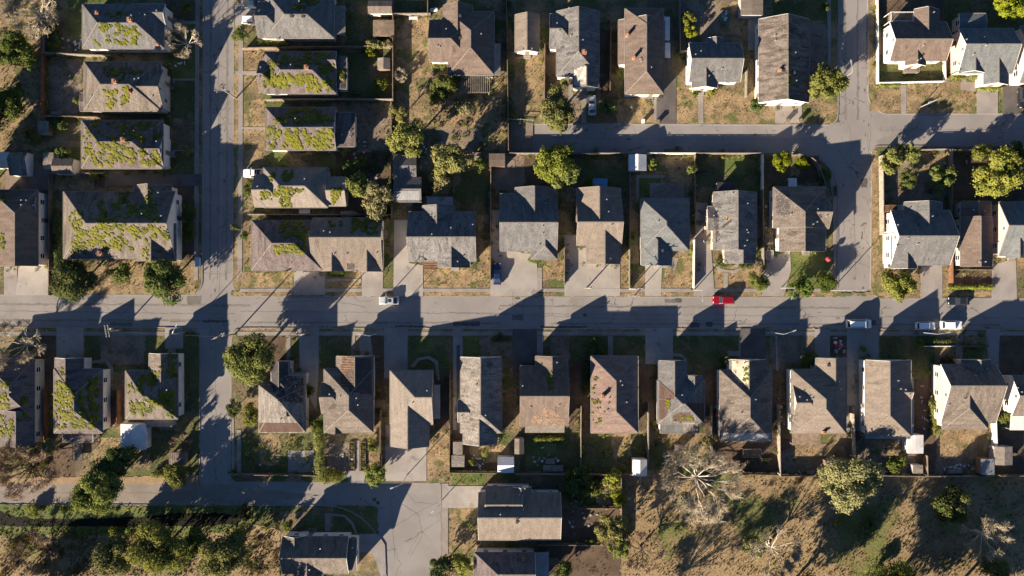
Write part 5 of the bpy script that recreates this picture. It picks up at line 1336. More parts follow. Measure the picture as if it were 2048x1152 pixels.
def trailer(label, x0, y0, x1, y1, mat=M_POLEMETAL):
    z = .75; (X0, Yn), (X1, Ys) = P(x0, y0, z), P(x1, y1, z); cx, cy = (X0 + X1) / 2, (Yn + Ys) / 2; w, l = (X1 - X0) / 2, (Yn - Ys) / 2
    root = empty('utility_trailer', (cx, cy, .08), label, 'trailer')
    f = MB()
    for s in (-1, 1):
        f.bar((s * w, -l, z), (s * w, l, z), .09, .09); f.bar((-w, s * l, z), (w, s * l, z), .09, .09); f.bar((s * w, -l, .5), (s * w, l, .5), .09, .09); f.bar((-w, s * l, .5), (w, s * l, .5), .09, .09)
        for t in (-1, 0, 1): f.bar((s * w, t * l, .5), (s * w, t * l, z), .07, .07)
    for k in range(1, 4): f.bar((-w + 2 * w * k / 4, -l, z), (-w + 2 * w * k / 4, l, z), .03, .03)
    for k in range(1, 6): f.bar((-w, -l + 2 * l * k / 6, z), (w, -l + 2 * l * k / 6, z), .03, .03)
    f.build('frame', mat, root)
    b = MB(); b.box(-w, -l, .44, w, l, .49); b.build('bed', M_WOOD, root)
    d = MB(); d.bar((-w * .6, l, .47), (0, l + 1.1, .47), .08, .08); d.bar((w * .6, l, .47), (0, l + 1.1, .47), .08, .08); d.build('drawbar', mat, root)
    for s in (-1, 1):
        t = MB(); t.tube([(s * (w + .05), 0, .3), (s * (w + .25), 0, .3)], .3, 14); wo = t.build('wheel', M_TYRE, root)
        r = MB(); r.tube([(s * (w + .06), 0, .3), (s * (w + .26), 0, .3)], .15, 10); r.build('rim', M_RIM, wo)
trailer('white caged utility trailer standing in the concrete drive', 1130, 517, 1142, 542, M_WHITE)
trailer('pale box trailer parked below the brown lidded shed', 1532, 501, 1546, 518, M_WMETAL)

# garden beds with timber edging beside the long path
for (x0, x1), lab in (((699, 709), 'long planted bed with timber edging left of the straight path'), ((722, 731), 'long planted bed with timber edging right of the straight path')):
    (X0, Yn), (X1, Ys) = P(x0, 884), P(x1, 941); cx, cy = (X0 + X1) / 2, (Yn + Ys) / 2
    root = empty('raised_bed', (cx, cy, 0), lab, 'garden bed')
    b = MB()
    for s in (-1, 1):
        b.bar((s * (X1 - X0) / 2, Ys - cy, .15), (s * (X1 - X0) / 2, Yn - cy, .15), .12, .36); b.bar((X0 - cx, s * (Yn - cy), .15), (X1 - cx, s * (Yn - cy), .15), .12, .36)
    for k in range(1, 7): b.bar((X0 - cx, Ys - cy + (Yn - Ys) * k / 7, .2), (X1 - cx, Ys - cy + (Yn - Ys) * k / 7, .2), .08, .2)
    b.build('timber_edging', M_WOOD, root)
    s_ = MB(); s_.box(X0 - cx + .06, Ys - cy + .06, 0, X1 - cx - .06, Yn - cy - .06, .2); s_.build('soil', M_DARKDIRT, root)
    rnd = random.Random(5); bl = [(rnd.uniform(-.35, .35), rnd.uniform(Ys - cy + .3, Yn - cy - .3), .32, .28, .28, .2) for _ in range(18)]
    leaf_cloud('plants', bl, 500, .09, LEAF['dark'], root, rnd)

# ------------------------------------------------------------------ fences
RW, GW, WP = M_REDWOOD, M_GREYWOOD, M_WHITE
for lab, pts, mat, h in [
    ('fence above the bare dirt yard, running right to the second mossy house', [(94, 110), (228, 116)], GW, 1.7),
    ('reddish brown fence along the left side of the bare dirt yard', [(93, 112), (92, 235)], RW, 1.8),
    ('fence below the bare dirt yard, left of the thickly mossed house', [(92, 235), (222, 238)], M_WOOD, 1.7),
    ('dark fence left of the first mossy house', [(97, 0), (97, 108)], GW, 1.7),
    ('tall fence between the left-edge drive and the hedge of the largest mossy house', [(107, 350), (107, 590)], M_WOOD, 1.7),
    ('fence along the shed wall under the thickly mossed house', [(107, 348), (212, 349)], GW, 1.6),
    ('long board fence between the two upper houses right of the west street', [(488, 101), (787, 97)], M_WOOD, 1.8),
    ('pale board fence below the house with one thick moss row', [(535, 203), (787, 202)], GW, 1.8),
    ('fence right of the green back lawns, by the T-shaped house yard', [(788, 0), (788, 202)], M_WOOD, 1.8),
    ('fence right of the shady garden with the half-bare tree', [(785, 205), (785, 440)], M_WOOD, 1.7),
    ('fence under the pinkish tan roofed house, above the twin house', [(500, 430), (784, 431)], GW, 1.6),
    ('short pale fence with a white table, upper edge of the dry yard', [(789, 33), (862, 32)], GW, 1.7),
    ('short dark fence from the top edge to the brown T-shaped house', [(857, 0), (857, 33)], M_WOOD, 1.7),
    ('long fence right of the brown T-shaped house, reaching the end of the north street', [(1013, 0), (1017, 304)], M_WOOD, 1.8),
    ('fence between the pale outbuilding and the light grey house', [(1089, 92), (1088, 232)], M_WOOD, 1.7),
    ('dark fence left of the long brown house with awnings', [(1220, 40), (1218, 184)], M_WOOD, 1.8),
    ('corner fence left of the small grey house', [(1357, 0), (1357, 107), (1379, 107)], GW, 1.7),
    ('fence between the small grey house and the streaky long house', [(1490, 136), (1489, 196)], GW, 1.6),
    ('white corner fence around the front lawn of the house with a roof deck', [(1751, 0), (1752, 168), (1886, 165), (1884, 98)], WP, 1.1),
    ('pale fence along the north street behind the middle block', [(1019, 309), (1258, 309)], GW, 1.8),
    ('bright white fence behind the white metal gable shed and dry lawn', [(1293, 309), (1388, 309)], WP, 1.8),
    ('pale back fence along the north street, above the grey torn-shingle house', [(1390, 309), (1521, 309)], GW, 1.8),
    ('side fence left of the dark grey house, running to the pavement', [(982, 335), (981, 560)], M_WOOD, 1.7),
    ('low fence between the dark grey house and the double concrete drive', [(1128, 490), (1128, 567)], M_WOOD, 1.5),
    ('fence left of the neat hip-roofed house', [(1258, 342), (1257, 575)], GW, 1.6),
    ('fence between the neat hip roof house and the torn-shingle house, upper part', [(1387, 311), (1387, 470)], M_WOOD, 1.7),
    ('white front side fence right of the neat hip-roofed house', [(1386, 480), (1385, 576)], WP, 1.4),
    ('white fence left of the brown weathered house at the curve', [(1521, 311), (1521, 380)], WP, 1.7),
    ('grey fence between the torn-shingle house and the shaded drive', [(1521, 382), (1523, 530)], GW, 1.6),
    ('curved pale fence following the inside of the street corner', fillet([(1583, 311), (1622, 311), (1657, 400)], {1: 40}), GW, 1.7),
    ('tall plank fence along the right side of the side street', [(1757, 313), (1759, 470)], M_POLE, 1.9),
    ('broken pale fence along the upper edge of the shrubby yard', [(1840, 302), (1896, 300), (1896, 336)], GW, 1.7),
    ('weathered fence along the north street, right end', [(1900, 303), (2060, 303)], GW, 1.7),
    ('fence between the tall white-walled house yard and the dark lawn', [(1897, 338), (1894, 450)], M_WOOD, 1.6),
    ('brick-red fence right of the drive of the tall white-walled house', [(1896, 505), (1897, 566)], RW, 1.7),
    ('low pale fence along the sunken front yard of the narrow brown house', [(1903, 540), (1983, 540)], GW, 1.0),
    ('brown fence between the two lower-left mossy houses', [(98, 775), (98, 880)], RW, 1.8),
    ('brown fence left of the white-walled mossy corner house', [(243, 778), (242, 846)], RW, 1.8),
    ('dark back fence below the burnt house', [(468, 946), (640, 948)], M_WOOD, 1.6),
    ('brown fence between the planted path garden and the wide driveway', [(763, 818), (763, 932)], M_WOOD, 1.7),
    ('fence left of the stained pale roofed house, around its back yard', [(901, 742), (900, 942), (993, 943)], M_WOOD, 1.8),
    ('back fence behind the shaded lawn with the long table', [(1030, 945), (1158, 945)], GW, 1.7),
    ('fence right of the stripped-roof house yard', [(1161, 810), (1160, 946)], GW, 1.8),
    ('back fence left of the lone white shed', [(1161, 946), (1264, 946)], M_WOOD, 1.6),
    ('pale side fence between the pinkish hip roof and the patched house', [(1294, 806), (1294, 920)], GW, 1.8),
    ('side fence right of the patched house', [(1419, 810), (1420, 908)], GW, 1.8),
    ('back fence behind the dark weathered house, from the wooden shed', [(1481, 945), (1552, 947)], M_WOOD, 1.7),
    ('pale side fence between the weathered house and the tan cross-gabled house', [(1553, 808), (1555, 948)], M_POLE, 1.8),
    ('back fence behind the tan cross-gabled house', [(1556, 949), (1652, 948)], M_WOOD, 1.7),
    ('leaning pale fence between the tan house and the streaky weathered house', [(1699, 812), (1704, 922)], M_POLE, 1.9),
    ('back fence behind the streaky weathered house, along the field', [(1704, 947), (1845, 949)], GW, 1.7),
    ('side fence right of the streaky weathered house yard', [(1846, 908), (1847, 948)], M_WOOD, 1.7),
    ('back fence along the field, from the box shed to the striped shed', [(1847, 949), (1962, 950)], GW, 1.7),
    ('bright cream fence right of the pinkish-walled house', [(1980, 812), (1984, 918)], WP, 1.9),
    ('dark back fence at the right edge of the field', [(1990, 948), (2080, 948)], M_WOOD, 1.7),
    ('white low front fence of the pinkish-walled house with cross gable', [(1838, 692), (1904, 692)], WP, 1.0),
    ('low dark front fence right of the pinkish-walled house path', [(1918, 692), (1972, 692)], M_WOOD, 1.0),
    ('fence between the garden and the rough field, right of the brown-tan house', [(1242, 952), (1240, 1090)], M_WOOD, 1.6),
    ('low fence across the garden right of the brown-tan house', [(1156, 1014), (1240, 1014)], M_WOOD, 1.2),
    ('fence under the brown-tan house', [(1075, 1085), (1205, 1086)], M_WOOD, 1.6),
]: fence(lab, pts, h, mat)
fence('thin wire fence closing the end of the north street', [(1017, 240), (1066, 242)], 1.2, M_POLEMETAL, name='wire_fence', kind='wire')
fence('thin wire fence at the left of the dark side drive, behind the stained roof', [(1550, 672), (1552, 740)], 1.2, M_POLEMETAL, name='wire_fence', kind='wire')

# ------------------------------------------------------------------ poles and lamps
for lab, x, y, h, kind, arm in [
    ('utility pole leaning left in view on the lower pavement, under the largest mossy house', 243, 659, 6.5, 'utility', 100),
    ('utility pole with two crossarms at the burnt house driveway', 619, 665, 10, 'utility', 0),
    ('street lamp on the lower pavement between the burnt rafters house and the sand roof', 754, 667, 8, 'lamp', 170),
    ('utility pole at the corner pavement right of the lower crossroads', 470, 668, 10, 'utility', 30),
    ('street lamp at the corner left of the lower crossroads', 369, 665, 6, 'lamp', 60),
    ('utility pole beside the west street, at its right pavement among the upper yards', 472, 197, 9.5, 'utility', 45),
    ('street lamp at the silver sedan on the main street', 786, 580, 8, 'lamp', 260),
    ('utility pole at the double concrete drive', 1173, 576, 9, 'utility', 10),
    ('street lamp on the grass strip before the neat hip-roofed house', 1268, 592, 7, 'lamp', 180),
    ('utility pole at the shadowed drive left of the neat hip-roofed house', 1259, 578, 9, 'utility', 0),
    ('street lamp beside the long drive of the torn-shingle house', 1388, 580, 7, 'lamp', 270),
    ('slim pole at the shaded drive of the brown weathered house', 1562, 576, 8, 'lamp', 250),
    ('white pole leaning right in view at the mouth of the right-hand side street', 1662, 581, 10.5, 'lamp', 0),
    ('pale pole on the pavement before the dark weathered house', 1541, 664, 8, 'lamp', 20),
    ('pale pole on the pavement behind the white parked cars', 1836, 664, 7.5, 'lamp', 10),
    ('tall pole on the dry corner lawn by the white corner fence', 1839, 215, 7.5, 'lamp', 200),
    ('street lamp at the wide driveway on the bending south street', 814, 950, 7.5, 'lamp', 200),
    ('low post at the pavement right of the bending street', 884, 1000, 3.5, 'lamp', 220),
    ('slim pole at the corner tree of the north street', 1671, 166, 8, 'lamp', 100),
]: pole(lab, x, y, h, kind, arm=arm)

def cable(label, a, b, ha, hb, sag=.8):
    (x0, y0), (x1, y1) = P(*a), P(*b); n = 14
    pts = [(x0 + (x1 - x0) * k / n, y0 + (y1 - y0) * k / n, ha + (hb - ha) * k / n - sag * 4 * (k / n) * (1 - k / n)) for k in range(n + 1)]
    m = MB(); m.tube(pts, .022, 5); o = m.build('power_cable', M_TYRE); tag(o, label, 'cable', 'overhead cables')
cable('overhead cable on the lower pavement, from the left utility pole to the crossroads pole', (243, 659), (470, 668), 6.3, 9.7)
cable('overhead cable from the lower crossroads pole to the burnt house driveway pole', (470, 668), (619, 665), 9.7, 9.7)
cable('overhead cable along the west street between its two utility poles', (472, 197), (470, 668), 9.2, 9.7, 1.6)
cable('short overhead cable between the two poles by the neat hip-roofed house', (1173, 576), (1259, 578), 8.7, 8.7, .5)

# ------------------------------------------------------------------ vehicles
car('silver sedan with a dark sunroof parked on the upper side of the main street', 777.5, 601, 180, 4.45, 1.8, 1.45, (.42, .44, .45), 'sedan', sunroof=True)
car('bright blue sedan standing in the concrete drive', 994.5, 548, 90, 4.75, 1.85, 1.5, (.012, .03, .105), 'sedan', z=.11)
car('red estate car parked on the main street', 1448, 600, 180, 4.8, 1.85, 1.65, (.24, .005, .016), 'suv')
car('black car parked near the right end of the main street', 1920, 602, 180, 4.7, 1.82, 1.47, (.018, .022, .028), 'sedan')
car('white van with roof rails parked below the mouth of the side street', 1719.5, 648, 0, 5.4, 1.95, 1.95, (.72, .7, .66), 'van', cat='van', metal=0)
car('white hatchback, left of the two white cars parked nose to tail', 1853, 652, 0, 4.15, 1.78, 1.5, (.7, .69, .67), 'suv', metal=0)
car('white family car with raised roof, right of the two white cars nose to tail', 1905, 650, 0, 4.55, 1.86, 1.72, (.74, .73, .71), 'suv', metal=0)
car('silver car standing on the dirt beside the front path of the light grey house', 1184.5, 210, 90, 4.4, 1.8, 1.48, (.42, .44, .47), 'sedan', z=.05)
car('dark blue car in the drive at the top edge, right of the west street', 508, 8, 0, 4.4, 1.78, 1.46, (.03, .06, .1), 'sedan', z=.1)
car('white car in the drive at the top edge, below the dark blue one', 503, 39, 0, 4.4, 1.8, 1.5, (.66, .65, .63), 'suv', z=.1, metal=0)
car('white pickup with a black bed cover beside the pinkish tan roofed house', 509, 346, 180, 5.0, 1.85, 1.75, (.66, .65, .63), 'pickup', z=.1, cat='pickup', metal=0)
car('dark car in the narrow drive between the two upper right houses', 2025, 128, 270, 4.5, 1.8, 1.46, (.03, .035, .045), 'sedan', z=.1)
car('black car at the right edge by the north street', 2047, 195, 270, 4.6, 1.85, 1.6, (.02, .02, .024), 'suv', z=.1)

def small_box(name, label, cat, px, py, w, d, h, mat, z=.08, rz=0, lid=None):
    X, Y = P(px, py); root = empty(name, (X, Y, z), label, cat, None, rz)
    b = MB(); b.add([(-w * .42, -d * .42, .06), (w * .42, -d * .42, .06), (w * .42, d * .42, .06), (-w * .42, d * .42, .06), (-w / 2, -d / 2, h), (w / 2, -d / 2, h), (w / 2, d / 2, h), (-w / 2, d / 2, h)],
                    [(3, 2, 1, 0), (4, 5, 6, 7), (0, 1, 5, 4), (1, 2, 6, 5), (2, 3, 7, 6), (3, 0, 4, 7)]); b.build('body', mat, root)
    l = MB(); l.box(-w * .54, -d * .56, h, w * .54, d * .54, h + .07); l.bar((-w * .5, -d * .6, h + .04), (w * .5, -d * .6, h + .04), .06, .06); l.build('lid', lid or mat, root)
    for s in (-1, 1):
        t = MB(); t.tube([(s * w * .5, -d * .4, .1), (s * w * .5 + s * .05, -d * .4, .1)], .1, 10); t.build('wheel', M_TYRE, root)
small_box('utility_cabinet', 'pale blue cabinet on the pavement edge beside the west street', 'cabinet', 399, 524, .9, 1.9, 1.0, plain('pale_blue_paint', (.36, .44, .52)))
for i, (x, y, c, lab) in enumerate([(1285, 244, 'white', 'white wheelie bin on its own by the north street kerb'), (1314, 245, 'brown', 'small brown bin lying by the concrete walk on the north street'), (1572, 243, 'brown', 'left brown bin of the pair at the streaky house drive'), (1597, 243, 'brown', 'right brown bin of the pair at the streaky house drive'),
                                  (1665, 1000, 'green', 'green bin in the rough field under the olive tree'), (1435, 831, 'green', 'turquoise bin beside the dark weathered house'), (1432, 828, 'red', 'small red bin next to the turquoise one')]):
    small_box('wheelie_bin', lab, 'bin', x, y, .62 if c != 'brown' else .8, .75, 1.0, {'white': M_WHITE, 'brown': M_WOOD, 'green': plain('bin_green', (.02, .16, .12)), 'red': M_RED}[c])

def umbrella(label, px, py, r, h, mat):
    X, Y = P(px, py, h); root = empty('parasol', (X, Y, 0), label, 'parasol')
    m = MB(); m.tube([(0, 0, 0), (0, 0, h + .1)], .03, 6); m.build('pole', M_POLEMETAL, root)
    c = MB(); n = 8; v = [(r * math.cos(6.283 * k / n), r * math.sin(6.283 * k / n), h - .35) for k in range(n)]
    for k in range(n): c.face([v[k], v[(k + 1) % n], (0, 0, h)])
    for k in range(n): a, b = v[k], v[(k + 1) % n]; c.face([a, b, (b[0], b[1], b[2] - .14), (a[0], a[1], a[2] - .14)])
    co = c.build('canopy', mat, root)
    for k in range(n): rb_ = MB(); rb_.tube([(0, 0, h + .02), tuple(q + (.02 if i == 2 else 0) for i, q in enumerate(v[k]))], .025, 5); rb_.build('rib', M_FELT, co)
    f = MB(); f.tube([(0, 0, 0), (0, 0, .1)], .3, 12); f.build('base', M_CONC, root)
umbrella('bright red parasol at the corner lawn of the side street', 1658.5, 518, .6, 2.1, M_RED)
# things scattered in yards: countable toys, then litter nobody could count
def ball(name, label, cat, px, py, r, mat, z=0):
    X, Y = P(px, py); me = bpy.data.meshes.new(name); bm = bmesh.new(); bmesh.ops.create_uvsphere(bm, u_segments=14, v_segments=9, radius=r)
    for v in bm.verts:
        if v.co.z < -r * .92: v.co.z = -r * .92
    bm.to_mesh(me); bm.free(); me.materials.append(mat); o = link(name, me, None, (X, Y, .06 + r)); tag(o, label, cat); return o
ball('play_ball', 'white ball among the toys in the small front yard', 'ball', 1669, 685, .35, M_WHITE)
ball('play_ball', 'blue ball among the toys in the small front yard', 'ball', 1670, 702, .4, M_BLUETARP)
def paddling(label, px, py, r, mat):
    X, Y = P(px, py); b = MB(); n = 20
    for (r0, z0, r1, z1) in ((r, 0, r, .28), (r, .28, r - .12, .28), (r - .12, .28, r - .12, .06)):
        for k in range(n):
            a0, a1 = 6.283 * k / n, 6.283 * (k + 1) / n
            b.face([(r0 * math.cos(a0), r0 * math.sin(a0), z0), (r0 * math.cos(a1), r0 * math.sin(a1), z0), (r1 * math.cos(a1), r1 * math.sin(a1), z1), (r1 * math.cos(a0), r1 * math.sin(a0), z1)])
    b.face([((r - .12) * math.cos(6.283 * k / n), (r - .12) * math.sin(6.283 * k / n), .07) for k in range(n)])
    tag(b.build('paddling_pool', mat, None, (X, Y, .06)), label, 'paddling pool')
paddling('small red paddling pool among the toys in the front yard', 1676, 690, .75, M_RED)
paddling('round green garden ring on the shaded lawn by the yellow bushes', 1449, 37, 1.3, plain('pool_green', (.05, .12, .07)))
lit = MB(); rnd = random.Random(77)
LIT = [(840, 300, 60, 12, 22), (1450, 33, 8, 6, 9), (150, 88, 20, 10, 12), (1340, 915, 25, 20, 20), (1190, 1050, 60, 40, 12), (1150, 1020, 20, 40, 10), (1625, 945, 30, 4, 12), (2005, 318, 14, 10, 16), (1910, 935, 40, 8, 14), (1680, 690, 8, 14, 10), (960, 920, 25, 15, 10), (700, 320, 90, 60, 14),
       (1900, 330, 120, 15, 6), (1250, 1000, 60, 40, 5), (350, 130, 30, 10, 6), (1440, 840, 8, 30, 8), (1560, 830, 8, 60, 8), (1850, 800, 8, 60, 8), (1530, 440, 6, 40, 6), (1388, 430, 5, 60, 3), (1100, 920, 40, 20, 9), (850, 320, 40, 20, 10), (1400, 930, 60, 10, 8), (95, 840, 4, 50, 14), (630, 920, 120, 15, 8), (1060, 1100, 60, 20, 4)]
for cx, cy, sx, sy, n in LIT:
    for _ in range(n):
        x, y = P(cx + rnd.gauss(0, .5) * sx, cy + rnd.gauss(0, .5) * sy); w, d, a = rnd.uniform(.1, .45), rnd.uniform(.08, .25), rnd.uniform(0, 3.14)
        c, s = math.cos(a), math.sin(a); hh = rnd.uniform(.05, .3)
        lit.add([(x + c * i * w - s * j * d, y + s * i * w + c * j * d, zz) for zz in (.05, .07 + hh) for i, j in ((-1, -1), (1, -1), (.8, 1), (-.9, .8))], [(3, 2, 1, 0), (4, 5, 6, 7), (0, 1, 5, 4), (1, 2, 6, 5), (2, 3, 7, 6), (3, 0, 4, 7)])
tag(lit.build('litter', srf('pale_litter', (.5, .5, .5), (.2, .24, .28), scale=.9, fine=3, famt=.5)), kind='stuff')

